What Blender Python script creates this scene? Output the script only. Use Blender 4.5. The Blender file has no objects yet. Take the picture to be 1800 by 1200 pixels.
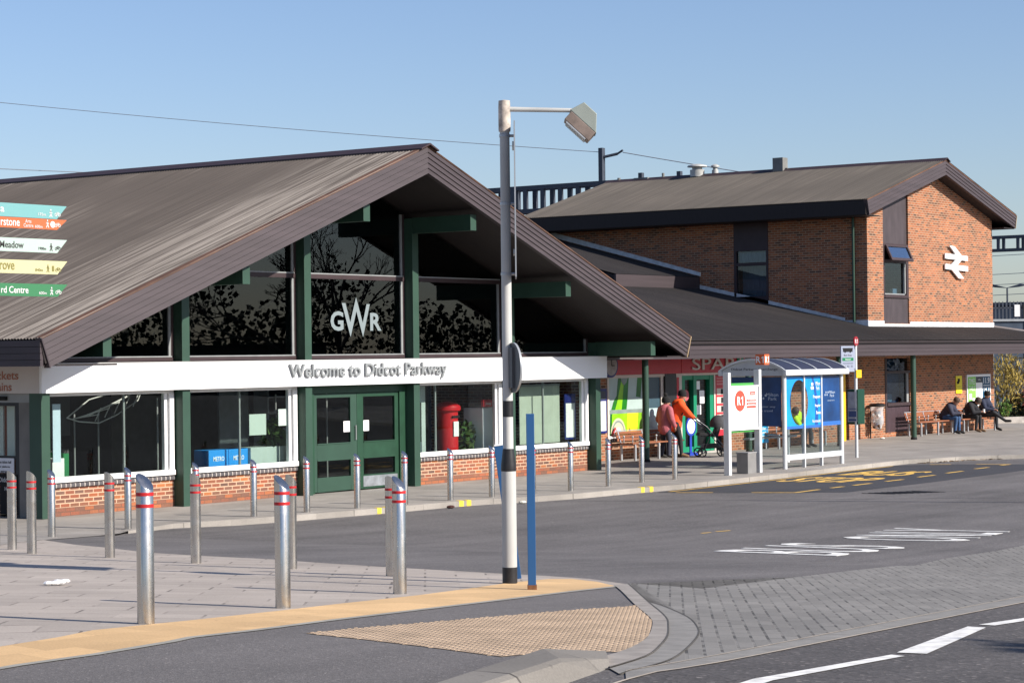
CAMX,CAMY,ROLL=-26.796,-29.609,0.012
SUN_E,SKY_S,EXPO=5.0,.067,.62
SKY_AIR,SKY_DUST,SKY_OZ=1.0,.7,2.0; SKY_TINT=(1.12,1.16,1.36)
import bpy, bmesh, math, random
from mathutils import Vector, Matrix
random.seed(7)
C = bpy.context.scene.collection
PI = math.pi
# ------------------------------------------------------------------ terrain
# x runs along the station front, y away behind it, z up; n = -y is the distance in front of the glazed front
def gh(s, n):                      # the forecourt falls gently towards the station front
    return 0.058*min(15., max(0., -(s+2))) + 0.012*max(0., min(n, 60.)-4)
def drop(s): return 0.02+0.08*min(1., max(0., (s+3)/4.))
def road(s, n): return gh(s, n)-drop(s)
def walk(s, n): return gh(s, n)-.016*(1-min(1., max(0., (s+3)/4.)))
def smooth(pts, k=3):
    out=[]; P=[Vector(p) for p in pts]
    for i in range(len(P)-1):
        a=P[max(0,i-1)]; b=P[i]; c=P[i+1]; d=P[min(len(P)-1,i+2)]
        for j in range(k):
            t=j/k; out.append(tuple(.5*((2*b)+(c-a)*t+(2*a-5*b+4*c-d)*t*t+(3*b-a-3*c+d)*t**3)))
    return out+[tuple(P[-1])]
CREASE_S = (-17., -3., -2., 1.); CREASE_N = (4., 60.)
# ------------------------------------------------------------------ mesh helpers
class MB:
    def __init__(s): s.v=[]; s.f=[]; s.mi=[]
    def add(s, vs, fs, mi=0):
        o=len(s.v); s.v+= [tuple(p) for p in vs]; s.f+=[tuple(i+o for i in f) for f in fs]; s.mi+=[mi]*len(fs); return s
    def box(s, x0,x1,y0,y1,z0,z1, mi=0):
        return s.add([(x0,y0,z0),(x1,y0,z0),(x1,y1,z0),(x0,y1,z0),(x0,y0,z1),(x1,y0,z1),(x1,y1,z1),(x0,y1,z1)],
              [(0,3,2,1),(4,5,6,7),(0,1,5,4),(1,2,6,5),(2,3,7,6),(3,0,4,7)], mi)
    def fb(s, s0,s1,n0,n1,h0,h1, mi=0): return s.box(min(s0,s1),max(s0,s1),-max(n0,n1),-min(n0,n1),min(h0,h1),max(h0,h1),mi)
    def prism(s, pts, d, mi=0):      # closed planar polygon extruded by vector d
        n=len(pts); d=Vector(d); a=[Vector(p) for p in pts]; b=[p+d for p in a]
        fs=[tuple(range(n))[::-1], tuple(range(n,2*n))]+[(i,(i+1)%n,(i+1)%n+n,i+n) for i in range(n)]
        return s.add(a+b, fs, mi)
    def tube(s, p0,p1,r0,r1=None,n=10,cap=True,mi=0):
        r1=r0 if r1 is None else r1; p0=Vector(p0); p1=Vector(p1); d=(p1-p0)
        if d.length<1e-6: return s
        d.normalize(); u=d.orthogonal().normalized(); w=d.cross(u)
        vs=[];fs=[]
        for p,r in ((p0,r0),(p1,r1)):
            for i in range(n):
                a=2*PI*i/n; vs.append(p+u*math.cos(a)*r+w*math.sin(a)*r)
        for i in range(n): fs.append((i,(i+1)%n,n+(i+1)%n,n+i))
        if cap: fs+= [tuple(range(n))[::-1], tuple(range(n,2*n))]
        return s.add(vs,fs,mi)
    def path(s, pts, r, n=8, mi=0):
        for a,b in zip(pts[:-1],pts[1:]): s.tube(a,b,r,r,n,True,mi)
        return s
    def lathe(s, prof, cx=0, cy=0, n=24, mi=0, cap=True):  # prof: (r,z)
        vs=[];fs=[]; k=len(prof)
        for r,z in prof:
            for i in range(n):
                a=2*PI*i/n; vs.append((cx+r*math.cos(a),cy+r*math.sin(a),z))
        for j in range(k-1):
            for i in range(n): fs.append((j*n+i,j*n+(i+1)%n,(j+1)*n+(i+1)%n,(j+1)*n+i))
        if cap: fs+=[tuple(range(n))[::-1], tuple(range((k-1)*n,k*n))]
        return s.add(vs,fs,mi)
    def ball(s, c, r, n=12, m=8, mi=0, sx=1, sy=1, sz=1):
        vs=[];fs=[]
        for j in range(m+1):
            t=PI*j/m
            for i in range(n):
                a=2*PI*i/n; vs.append((c[0]+r*sx*math.sin(t)*math.cos(a),c[1]+r*sy*math.sin(t)*math.sin(a),c[2]+r*sz*math.cos(t)))
        for j in range(m):
            for i in range(n): fs.append((j*n+i,(j+1)*n+i,(j+1)*n+(i+1)%n,j*n+(i+1)%n))
        return s.add(vs,fs,mi)
    def disc(s, c, ax, r, t, n=28, mi=0):
        c=Vector(c); ax=Vector(ax).normalized(); return s.tube(c-ax*t/2,c+ax*t/2,r,r,n,True,mi)
    def xf(s, m):
        s.v=[tuple(m @ Vector(p)) for p in s.v]; return s

def wloc(o):
    v=Vector((0,0,0))
    while o: v+=Vector(o.location); o=o.parent
    return v
import numpy as np
KEEP=('letter','text','foliage','crown','leaf','litter','stop_name','scrap','roundel','rubbish','poster','flag_panel','timetable')
def split_mb(mb):
    """the far-apart pieces of a mesh, each an MB of its own"""
    key={}; vid=[key.setdefault((round(p[0],4),round(p[1],4),round(p[2],4)),len(key)) for p in mb.v]
    par=list(range(len(key)))
    def fi(i):
        while par[i]!=i: par[i]=par[par[i]]; i=par[i]
        return i
    for f in mb.f:
        a=fi(vid[f[0]])
        for j in f[1:]: par[fi(vid[j])]=a
    lab={}; isl=[lab.setdefault(fi(vid[f[0]]),len(lab)) for f in mb.f]; k=len(lab)
    if k<2 or k>250: return [mb]
    lo=np.full((k,3),1e9); hi=np.full((k,3),-1e9)
    for f,i in zip(mb.f,isl):
        q=np.array([mb.v[j] for j in f]); lo[i]=np.minimum(lo[i],q.min(0)); hi[i]=np.maximum(hi[i],q.max(0))
    size=(hi-lo).max(1); gap=np.maximum(0,np.maximum(lo[:,None]-hi[None],lo[None]-hi[:,None]))
    near=np.sqrt((gap**2).sum(2))<=np.maximum(.02,.5*np.maximum(size[:,None],size[None]))
    grp=[-1]*k; n=0
    for i in range(k):
        if grp[i]>=0: continue
        st_=[i]; grp[i]=n
        while st_:
            a=st_.pop()
            for b_ in np.nonzero(near[a])[0]:
                if grp[b_]<0: grp[b_]=n; st_.append(int(b_))
        n+=1
    if n<2 or n>100: return [mb]
    out=[]
    for g in range(n):
        m=MB(); mp={}
        for f,i,mi in zip(mb.f,isl,mb.mi):
            if grp[i]!=g: continue
            t=[]
            for j in f:
                if j not in mp: mp[j]=len(m.v); m.v.append(mb.v[j])
                t.append(mp[j])
            m.f.append(tuple(t)); m.mi.append(mi)
        out.append(m)
    out.sort(key=lambda m:-len(m.f)); return out
def obj(name, mb, mats, parent=None, smooth=False, **k):
    k["smooth"]=smooth
    ps=[mb] if (parent is None or any(w in name for w in KEEP)) else split_mb(mb)
    r=obj1(name,ps[0],mats,parent,**k)
    for p in ps[1:]: obj1(name,p,mats,parent,**k)
    return r
def obj1(name, mb, mats, parent=None, smooth=False, bevel=0., world=True, autosm=False):
    me=bpy.data.meshes.new(name); off=wloc(parent) if (parent and world) else Vector((0,0,0))
    me.from_pydata([tuple(Vector(p)-off) for p in mb.v],[],mb.f)
    if not isinstance(mats,(list,tuple)): mats=[mats]
    for m in mats: me.materials.append(m)
    if len(mats)>1:
        for p,i in zip(me.polygons,mb.mi): p.material_index=i
    me.validate()
    bm=bmesh.new(); bm.from_mesh(me)
    bmesh.ops.remove_doubles(bm,verts=bm.verts,dist=1e-5)
    bmesh.ops.recalc_face_normals(bm,faces=bm.faces)
    if bevel>0:
        es=[e for e in bm.edges if len(e.link_faces)==2 and e.calc_face_angle(0)>0.6]
        bmesh.ops.bevel(bm,geom=es,offset=bevel,segments=2,profile=.6,affect='EDGES',clamp_overlap=True)
    bm.to_mesh(me); bm.free()
    if smooth:
        for p in me.polygons: p.use_smooth=True
        try: me.set_sharp_from_angle(angle=math.radians(38))
        except Exception: pass
    o=bpy.data.objects.new(name,me); C.objects.link(o)
    if parent: o.parent=parent
    return o
def tag(o,label,cat,group=None):
    o['label']=label; o['category']=cat
    if group: o['group']=group
    return o
def thing(name,label,cat,loc=(0,0,0),rotz=0.,group=None):
    o=bpy.data.objects.new(name,None); o.empty_display_size=.2; C.objects.link(o)
    o.location=loc; o.rotation_euler=(0,0,rotz); return tag(o,label,cat,group)
def struct(name,mb,m,**k):
    o=obj(name,mb,m,**k); o['kind']='structure'; return o
def copy_tree(o,parent=None):
    c=o.copy(); C.objects.link(c); c.parent=parent
    for ch in list(o.children): copy_tree(ch,c)
    return c
# ------------------------------------------------------------------ text to mesh
_dg=None
def text(mb, body, w, h, mapf, ext=.004, bold=0., mi=0, align='C'):
    """letters fitted in a box w x h centred on (0,0); mapf(x,y,z)->world"""
    cu=bpy.data.curves.new('t','FONT'); cu.body=body; cu.size=1; cu.extrude=0.5; cu.offset=bold; cu.resolution_u=3
    cu.align_x='CENTER'; cu.space_line=.85
    o=bpy.data.objects.new('t',cu); C.objects.link(o)
    dg=bpy.context.evaluated_depsgraph_get(); ev=o.evaluated_get(dg); me=ev.to_mesh()
    vs=[v.co.copy() for v in me.vertices]; fs=[tuple(p.vertices) for p in me.polygons]
    ev.to_mesh_clear(); bpy.data.objects.remove(o); bpy.data.curves.remove(cu)
    if not vs: return mb
    x0=min(v.x for v in vs); x1=max(v.x for v in vs); y0=min(v.y for v in vs); y1=max(v.y for v in vs)
    sx=w/(x1-x0) if w else h/(y1-y0); sy=h/(y1-y0)
    out=[mapf((v.x-(x0+x1)/2)*sx,(v.y-(y0+y1)/2)*sy,v.z*2*ext) for v in vs]
    return mb.add(out,fs,mi)
def r1(mb,w,h,mapf,ext=.001):
    text(mb,'R',w*.60,h,lambda x,y,z:mapf(x-w*.20,y,z),ext,.02)
    o=[(.70,.66),(.86,.80),(.86,0),(1.,0),(1.,1.),(.88,1.),(.70,.83)]
    P=[((x-.5)*w,(y-.5)*h) for x,y in o]; vs=[mapf(x,y,ext) for x,y in P]+[mapf(x,y,-ext) for x,y in P]
    t=[(0,1,5,6),(1,2,3,4,5)]; return mb.add(vs,t+[tuple(i+7 for i in f[::-1]) for f in t]+[(i,(i+1)%7,(i+1)%7+7,i+7) for i in range(7)])
def fmap(s,n,h): return lambda x,y,z:(s+x,-(n+z),h+y)          # on a face looking at +n
def lmap(s,n,h): return lambda x,y,z:(s-z,-(n+x),h+y)          # on a face looking at -s
# ------------------------------------------------------------------ sheets that follow the ground
def sheet(pts, off, fn=road, grid=None, skirt=None):
    """pts in (s,n); returns an MB following the terrain fn + off"""
    bm=bmesh.new(); vs=[bm.verts.new((p[0],-p[1],0)) for p in pts]
    try: bm.faces.new(vs)
    except ValueError: pass
    bmesh.ops.triangulate(bm,faces=bm.faces)
    for c in CREASE_S:
        bmesh.ops.bisect_plane(bm,geom=bm.verts[:]+bm.edges[:]+bm.faces[:],plane_co=(c,0,0),plane_no=(1,0,0))
    for c in CREASE_N:
        bmesh.ops.bisect_plane(bm,geom=bm.verts[:]+bm.edges[:]+bm.faces[:],plane_co=(0,-c,0),plane_no=(0,1,0))
    mb=MB(); bm.verts.ensure_lookup_table()
    idx={v:i for i,v in enumerate(bm.verts)}
    mb.v=[(v.co.x,v.co.y,fn(v.co.x,-v.co.y)+off) for v in bm.verts]
    mb.f=[tuple(idx[v] for v in f.verts) for f in bm.faces]; mb.mi=[0]*len(mb.f)
    bm.free(); return mb
def offset_line(pts,d):
    out=[]
    for i,p in enumerate(pts):
        a=Vector(pts[max(0,i-1)]); b=Vector(pts[min(len(pts)-1,i+1)]); t=(b-a).normalized(); out.append((p[0]-t.y*d,p[1]+t.x*d))
    return out
# ------------------------------------------------------------------ materials
MATS={}
def base_mat(name):
    m=bpy.data.materials.new(name); m.use_nodes=True; nt=m.node_tree; b=nt.nodes['Principled BSDF']; return m,nt,b
def N(nt,t,**k):
    n=nt.nodes.new(t)
    for a,v in k.items():
        if a.startswith('i_'): n.inputs[a[2:].replace('_',' ')].default_value=v
        else: setattr(n,a,v)
    return n
def ramp(nt,fac,stops):
    r=nt.nodes.new('ShaderNodeValToRGB'); e=r.color_ramp.elements
    while len(e)<len(stops): e.new(.5)
    for i,(p,c) in enumerate(stops):
        e[i].position=p; e[i].color=(c[0],c[1],c[2],1) if not isinstance(c,(int,float)) else (c,c,c,1)
    nt.links.new(fac,r.inputs['Fac']); return r.outputs['Color']
def mix(nt,fac,a,b,mode='MIX'):
    n=nt.nodes.new('ShaderNodeMix'); n.data_type='RGBA'; n.blend_type=mode
    for sock,v in ((n.inputs[0],fac),(n.inputs[6],a),(n.inputs[7],b)):
        if isinstance(v,(int,float)): sock.default_value=v if sock==n.inputs[0] else (v,v,v,1)
        elif isinstance(v,tuple): sock.default_value=(v[0],v[1],v[2],1)
        else: nt.links.new(v,sock)
    return n.outputs[2]
def coords(nt,scale=(1,1,1),rot=(0,0,0),geo=True):
    g=nt.nodes.new('ShaderNodeNewGeometry') if geo else None
    out=g.outputs['Position'] if geo else nt.nodes.new('ShaderNodeTexCoord').outputs['Object']
    mp=nt.nodes.new('ShaderNodeMapping'); mp.inputs['Scale'].default_value=scale; mp.inputs['Rotation'].default_value=rot
    nt.links.new(out,mp.inputs['Vector']); return mp.outputs['Vector']
def noise(nt,vec,scale,detail=3,rough=.55):
    n=N(nt,'ShaderNodeTexNoise'); n.inputs['Scale'].default_value=scale; n.inputs['Detail'].default_value=detail; n.inputs['Roughness'].default_value=rough
    nt.links.new(vec,n.inputs['Vector']); return n.outputs['Fac']
def bump(nt,b,h,strength,dist=.01):
    n=nt.nodes.new('ShaderNodeBump'); n.inputs['Strength'].default_value=strength; n.inputs['Distance'].default_value=dist
    nt.links.new(h,n.inputs['Height']); nt.links.new(n.outputs['Normal'],b.inputs['Normal'])
def sc(c,k): return tuple(min(1.,x*k) for x in c)
def M(name,col,rough=.6,metal=0.,spec=.4,var=.12,vscale=4.,bmp=0.,bscale=60.,stretch=(1,1,1)):
    if name in MATS: return MATS[name]
    m,nt,b=base_mat(name)
    b.inputs['Roughness'].default_value=rough; b.inputs['Metallic'].default_value=metal; b.inputs['Specular IOR Level'].default_value=spec
    v=coords(nt,stretch)
    if var>0:
        f=noise(nt,v,vscale,4)
        c=ramp(nt,f,[(.3,sc(col,1-var)),(.7,sc(col,1+var))]); nt.links.new(c,b.inputs['Base Color'])
    else: b.inputs['Base Color'].default_value=(*col,1)
    if bmp>0: bump(nt,b,noise(nt,v,bscale,3),bmp)
    MATS[name]=m; return m
def brick_mat(name,cols,mortar,bw=.225,bh=.075,mort=.01,plan=False,rot=0.,stain=.25,bmp=.35,rough=.85,off=.5,noisew=.5):
    m,nt,b=base_mat(name)
    g=nt.nodes.new('ShaderNodeNewGeometry')
    sep=nt.nodes.new('ShaderNodeSeparateXYZ'); nt.links.new(g.outputs['Position'],sep.inputs[0])
    comb=nt.nodes.new('ShaderNodeCombineXYZ')
    if plan:
        nt.links.new(sep.outputs['X'],comb.inputs['X']); nt.links.new(sep.outputs['Y'],comb.inputs['Y'])
        mp=nt.nodes.new('ShaderNodeMapping'); mp.inputs['Rotation'].default_value=(0,0,rot); nt.links.new(comb.outputs[0],mp.inputs[0]); vec=mp.outputs[0]
    else:
        ad=N(nt,'ShaderNodeMath',operation='ADD'); nt.links.new(sep.outputs['X'],ad.inputs[0]); nt.links.new(sep.outputs['Y'],ad.inputs[1])
        nt.links.new(ad.outputs[0],comb.inputs['X']); nt.links.new(sep.outputs['Z'],comb.inputs['Y']); vec=comb.outputs[0]
    bt=nt.nodes.new('ShaderNodeTexBrick'); nt.links.new(vec,bt.inputs['Vector'])
    bt.offset=off; bt.inputs['Scale'].default_value=1.; bt.inputs['Brick Width'].default_value=bw; bt.inputs['Row Height'].default_value=bh
    bt.inputs['Mortar Size'].default_value=mort; bt.inputs['Mortar Smooth'].default_value=.1
    bt.inputs['Color1'].default_value=(0,0,0,1); bt.inputs['Color2'].default_value=(1,1,1,1); bt.inputs['Mortar'].default_value=(.5,.5,.5,1); bt.inputs['Bias'].default_value=0
    k=len(cols); c=ramp(nt,bt.outputs['Color'],[(i/(k-1.),cols[i]) for i in range(k)])
    fine=noise(nt,vec,40,3); c=mix(nt,.5,c,ramp(nt,fine,[(.25,.55),(.75,1.35)]),'MULTIPLY')
    big=noise(nt,vec,.7,3); c=mix(nt,stain,c,ramp(nt,big,[(.3,.45),(.7,1.4)]),'MULTIPLY')
    mo=mix(nt,.4,mortar,ramp(nt,noise(nt,vec,3,3),[(.3,.6),(.7,1.2)]),'MULTIPLY')
    c=mix(nt,bt.outputs['Fac'],c,mo)
    nt.links.new(c,b.inputs['Base Color']); b.inputs['Roughness'].default_value=rough; b.inputs['Specular IOR Level'].default_value=.25
    inv=N(nt,'ShaderNodeMath',operation='SUBTRACT'); inv.inputs[0].default_value=1; nt.links.new(bt.outputs['Fac'],inv.inputs[1])
    bump(nt,b,inv.outputs[0],bmp,.006); MATS[name]=m; return m
def asphalt(name,col,chip,amt,chipscale=90.,stain=.3,wear=None):
    m,nt,b=base_mat(name); v=coords(nt)
    vo=N(nt,'ShaderNodeTexVoronoi'); vo.inputs['Scale'].default_value=chipscale; nt.links.new(v,vo.inputs['Vector'])
    cr=ramp(nt,vo.outputs['Color'],[(.0,sc(col,.62)),(.55,col),(.86,sc(col,1.35)),(1.,chip)])
    c=mix(nt,amt,col,cr)
    c=mix(nt,stain,c,ramp(nt,noise(nt,v,.35,5,.62),[(.3,.5),(.5,1.),(.75,1.4)]),'MULTIPLY')
    c=mix(nt,stain*.8,c,ramp(nt,noise(nt,coords(nt,(.12,1.6,1),(0,0,.12)),1.2,4),[(.35,.7),(.65,1.25)]),'MULTIPLY')
    sp=noise(nt,v,23,2); c=mix(nt,ramp(nt,sp,[(.74,0.),(.80,.55)]),c,sc(chip,1.5))
    nt.links.new(c,b.inputs['Base Color']); b.inputs['Roughness'].default_value=.85; b.inputs['Specular IOR Level'].default_value=.3
    bump(nt,b,vo.outputs['Distance'],.35,.006); MATS[name]=m; return m
def paving(name,col,bw,bh,rot,joint,mort=.008,stain=.35,off=.5,jv=.55,js=1.7):
    m,nt,b=base_mat(name); v=coords(nt,(1,1,1),(0,0,rot))
    bt=nt.nodes.new('ShaderNodeTexBrick'); nt.links.new(v,bt.inputs['Vector']); bt.offset=off
    for k,x in (('Scale',1.),('Brick Width',bw),('Row Height',bh),('Mortar Size',mort),('Mortar Smooth',.2),('Bias',0.)): bt.inputs[k].default_value=x
    bt.inputs['Color1'].default_value=(*sc(col,.9),1); bt.inputs['Color2'].default_value=(*sc(col,1.1),1); bt.inputs['Mortar'].default_value=(*col,1)
    jm=ramp(nt,noise(nt,v,js,3),[(.42,0.),(.62,jv)])
    jf=N(nt,'ShaderNodeMath',operation='MULTIPLY'); nt.links.new(jm,jf.inputs[0]); nt.links.new(bt.outputs['Fac'],jf.inputs[1])
    c=mix(nt,jf.outputs[0],bt.outputs['Color'],joint)
    c=mix(nt,stain,c,ramp(nt,noise(nt,v,.5,5,.6),[(.3,.55),(.7,1.35)]),'MULTIPLY')
    c=mix(nt,.5,c,ramp(nt,noise(nt,v,70,2),[(.25,.72),(.75,1.25)]),'MULTIPLY')
    sp=noise(nt,v,9,2); c=mix(nt,ramp(nt,sp,[(.70,0.),(.76,.5)]),c,sc(col,.45))
    nt.links.new(c,b.inputs['Base Color']); b.inputs['Roughness'].default_value=.8; b.inputs['Specular IOR Level'].default_value=.3
    inv=N(nt,'ShaderNodeMath',operation='SUBTRACT'); inv.inputs[0].default_value=1; nt.links.new(bt.outputs['Fac'],inv.inputs[1])
    bump(nt,b,inv.outputs[0],.25,.006); MATS[name]=m; return m
def roof_mat(name,col,pale,amount,along,edge=False):
    """weathered corrugated sheet; streaks run down the slope ('x' or 'y')"""
    m,nt,b=base_mat(name)
    st=(.16,17.,.16) if along=='x' else (17.,.16,.16)
    v=coords(nt,st); w=coords(nt)
    streak=noise(nt,v,1.,4,.6); big=noise(nt,w,.22,3)
    c=mix(nt,.55,col,ramp(nt,streak,[(.3,sc(col,.6)),(.7,sc(col,1.45))]))
    c=mix(nt,.4,c,ramp(nt,big,[(.3,.6),(.7,1.35)]),'MULTIPLY')
    if amount>0:
        f=N(nt,'ShaderNodeMath',operation='MULTIPLY'); nt.links.new(ramp(nt,streak,[(.50,0.),(.62,1.)]),f.inputs[0]); nt.links.new(ramp(nt,big,[(.45,0.),(.62,amount)]),f.inputs[1])
        c=mix(nt,f.outputs[0],c,pale)
        if edge:
            sp_=nt.nodes.new('ShaderNodeSeparateXYZ'); nt.links.new(w,sp_.inputs[0]); mr=N(nt,'ShaderNodeMapRange'); mr.inputs['From Min'].default_value=1.2; mr.inputs['From Max'].default_value=-1.9; nt.links.new(sp_.outputs['Y'],mr.inputs['Value'])
            g2=N(nt,'ShaderNodeMath',operation='MULTIPLY'); nt.links.new(mr.outputs[0],g2.inputs[0]); nt.links.new(ramp(nt,noise(nt,coords(nt,(.35,22.,.35)),1.,3,.6),[(.42,0.),(.60,1.)]),g2.inputs[1])
            g3=N(nt,'ShaderNodeMath',operation='MULTIPLY'); g3.inputs[1].default_value=.75; nt.links.new(g2.outputs[0],g3.inputs[0]); c=mix(nt,g3.outputs[0],c,pale)
    nt.links.new(c,b.inputs['Base Color']); b.inputs['Roughness'].default_value=.75; b.inputs['Specular IOR Level'].default_value=.3
    bump(nt,b,noise(nt,w,45,3),.12); MATS[name]=m; return m
def glass(name,tint,ior=1.7,rough=.0,fmul=1.0):
    m=bpy.data.materials.new(name); m.use_nodes=True; nt=m.node_tree; nt.nodes.clear()
    o=nt.nodes.new('ShaderNodeOutputMaterial'); mx=nt.nodes.new('ShaderNodeMixShader'); t=nt.nodes.new('ShaderNodeBsdfTransparent'); g=nt.nodes.new('ShaderNodeBsdfGlossy')
    t.inputs['Color'].default_value=(*tint,1); g.inputs['Roughness'].default_value=rough; g.inputs['Color'].default_value=(.9,.95,1,1)
    fr=nt.nodes.new('ShaderNodeFresnel'); ge=nt.nodes.new('ShaderNodeNewGeometry'); pw=N(nt,'ShaderNodeMath',operation='MULTIPLY_ADD'); pw.inputs[1].default_value=1./ior-ior; pw.inputs[2].default_value=ior; nt.links.new(ge.outputs['Backfacing'],pw.inputs[0]); nt.links.new(pw.outputs[0],fr.inputs['IOR'])
    v=coords(nt); bp=nt.nodes.new('ShaderNodeBump'); bp.inputs['Strength'].default_value=.02; bp.inputs['Distance'].default_value=.02
    nt.links.new(noise(nt,v,1.3,1),bp.inputs['Height']); nt.links.new(bp.outputs[0],g.inputs['Normal'])
    mu=N(nt,'ShaderNodeMath',operation='MULTIPLY'); mu.inputs[1].default_value=fmul; nt.links.new(fr.outputs[0],mu.inputs[0])
    nt.links.new(mu.outputs[0],mx.inputs[0]); nt.links.new(t.outputs[0],mx.inputs[1]); nt.links.new(g.outputs[0],mx.inputs[2]); nt.links.new(mx.outputs[0],o.inputs[0])
    MATS[name]=m; return m
def leafmat(name,c1,c2):
    m,nt,b=base_mat(name); oi=nt.nodes.new('ShaderNodeNewGeometry'); 
    c=ramp(nt,oi.outputs['Random Per Island'],[(0.,c1),(1.,c2)]); nt.links.new(c,b.inputs['Base Color'])
    b.inputs['Roughness'].default_value=.6; b.inputs['Specular IOR Level'].default_value=.2; MATS[name]=m; return m
# ================================================================== GROUND
A_road=asphalt('asphalt',(.130,.121,.118),(.34,.32,.30),.85,60.,stain=.5)
A_foot=asphalt('footway_asphalt',(.134,.124,.120),(.36,.33,.31),.75,90.,stain=.35)
A_near=asphalt('chipped_asphalt',(.085,.078,.076),(.30,.27,.25),1.,42.,stain=.35)
A_bay=asphalt('fresh_asphalt',(.052,.052,.058),(.12,.12,.12),.5,110.,stain=.2)
PV=paving('pavement_slabs',(.285,.262,.236),.6,.45,0.,(.10,.09,.08),.01)
PLZ=paving('plaza_slabs',(.37,.325,.285),.62,.42,.9,(.10,.085,.075),.012,stain=.3,jv=.8)
KRB=paving('kerb_stone',(.30,.275,.245),.91,3.,0.,(.09,.08,.07),.012,stain=.6,off=0.,jv=.9)
FLK=M('flush_kerb_concrete',(.27,.245,.22),.85,var=.2,vscale=5,bmp=.1,bscale=50)
SET=M('channel_concrete',(.215,.205,.19),.85,var=.16,vscale=7,bmp=.15,bscale=60)
BRK=paving('block_paving',(.205,.195,.18),.42,.105,-.56,(.07,.066,.06),.010,stain=.3,jv=1.,js=5.)
BUF=paving('buff_strip',(.60,.40,.205),.4,.4,.2,(.38,.25,.13),.006,stain=.35,jv=.5)
BLI=M('buff_blister',(.35,.26,.18),.85,var=.2,vscale=3,bmp=.1)
WHT=M('road_paint_white',(.70,.69,.66),.7,var=.25,vscale=9)
YEL=M('road_paint_yellow',(.72,.45,.10),.7,var=.3,vscale=6)
YEF=M('kerb_paint_yellow',(.75,.52,.05),.6,var=.2,vscale=14)
PALE=M('pale_joint',(.42,.36,.29),.85,var=.2)

kerb=[(-1.59,3.46),(-.2,3.08),(1.2,3.45),(2.29,3.64),(2.78,3.69),(3.72,3.80),(5.0,3.91),(6.41,3.98),(7.2,4.16),(8.07,4.55),(9.35,4.85),(11.22,4.95),(12.46,5.12),(14.47,5.12),(16.13,5.06),(17.15,5.05),(20.34,4.9),(22.82,4.78),(23.96,4.75),(24.6,5.05),(25.59,5.35),(26.5,5.96),(27.06,6.49),(28.6,8.2),(31,11.5),(36,20),(46,38)]
# wide ground
g=sheet([(-400,400),(700,400),(700,-500),(-400,-500)],0.)
struct('ground',g,A_road)
pv=[(-14,12),(-8.29,7.6),(-5.6,5.6),(-3.97,4.77)]+kerb+[(120,38),(120,-9),(34,-9),(-30,-9),(-30,12)]
struct('station_pavement',sheet(pv,0.004,walk),PV)
# upstand kerb
mb=MB(); inn=offset_line(kerb,.13)
def ring(p,q): return [(p[0],-p[1],road(*p)-.05),(p[0],-p[1],walk(*p)+.006),(q[0],-q[1],walk(*q)+.010),(q[0],-q[1],walk(*q)-.05)]
dense=[]; 
for a,b in zip(kerb[:-1],kerb[1:]):
    k=max(1,int(math.dist(a,b)/.6))
    for i in range(k): dense.append((a[0]+(b[0]-a[0])*i/k,a[1]+(b[1]-a[1])*i/k))
dense.append(kerb[-1]); inn=offset_line(dense,-.13)
if sum(p[1] for p in inn)>sum(p[1] for p in dense): inn=offset_line(dense,.13)
rs=[ring(p,q) for p,q in zip(dense,inn)]
for i in range(len(rs)-1):
    mb.add(rs[i]+rs[i+1],[(0,1,5,4),(1,2,6,5),(2,3,7,6)])
struct('kerb',mb,KRB)
plz_edge=[(-8.29,7.5),(-6.96,6.6),(-5.44,5.32),(-4.87,5.06),(-5.97,6.95),(-6.4,7.99),(-7.2,9.6),(-7.41,10.61),(-7.52,12.01),(-7.8,12.9),(-8.08,14.2),(-8.18,14.9),(-8.34,15.93),(-8.38,16.53),(-8.57,17.2),(-9.2,18.07)]
st_up=[(-22,19.6),(-18.08,19.25),(-17.37,19.2),(-16.39,18.98),(-15.86,18.87),(-14.57,18.55),(-13.66,18.3),(-12.24,17.95),(-11.02,17.56),(-9.81,17.15),(-8.98,16.98),(-8.75,17.1),(-9.06,17.62),(-9.58,18.16)]
st_lo=[(-22,20.3),(-18.41,19.98),(-17.85,20.02),(-17.22,19.99),(-16.3,19.8),(-15.32,19.53),(-13.7,19.15),(-12.27,18.81),(-10.66,18.42),(-9.96,18.28),(-9.6,18.2)]
struct('plaza_paving',sheet(plz_edge+st_up[::-1]+[(-40,22),(-40,6),(-14,6.5)],.004),PLZ)
struct('buff_paving_strip',sheet(st_up+st_lo[::-1],.007),BUF)
ed=offset_line(st_lo,-.075)
if sum(p[1] for p in ed)<sum(p[1] for p in st_lo): ed=offset_line(st_lo,.075)
struct('strip_edging',sheet(st_lo+ed[::-1],.009),M('edging_stone',(.29,.28,.245),.85,var=.15))
fl_in=[(-9.58,18.16),(-10.37,18.76),(-11.77,19.79),(-12.61,20.42),(-13.3,20.94),(-13.86,21.32),(-14.88,21.94),(-15.52,22.27),(-16.05,22.5),(-16.35,22.6)]
fl_out=[(-9.2,18.07),(-10.42,18.97),(-11.86,20.03),(-12.73,20.68),(-13.36,21.13),(-13.87,21.46),(-14.72,21.99),(-15.49,22.42),(-16.2,22.78),(-17.0,23.06)]
se_out=[(-9.0,18.0),(-10.2,18.7),(-11.32,19.6),(-11.95,20.2),(-12.96,21.05),(-13.73,21.6),(-14.44,22.05),(-15.43,22.58),(-16.19,22.95),(-16.71,23.13),(-17.16,23.23)]
fl_in=smooth(fl_in); fl_out=smooth(fl_out); se_out=smooth(se_out)
nk_in=[(-24,24.2),(-18.84,23.11),(-17.81,22.87),(-17.1,22.70),(-16.35,22.6)]
nk_out=[(-24,24.8),(-19.28,23.54),(-18.25,23.33),(-17.54,23.17),(-17.0,23.06)]
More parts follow.
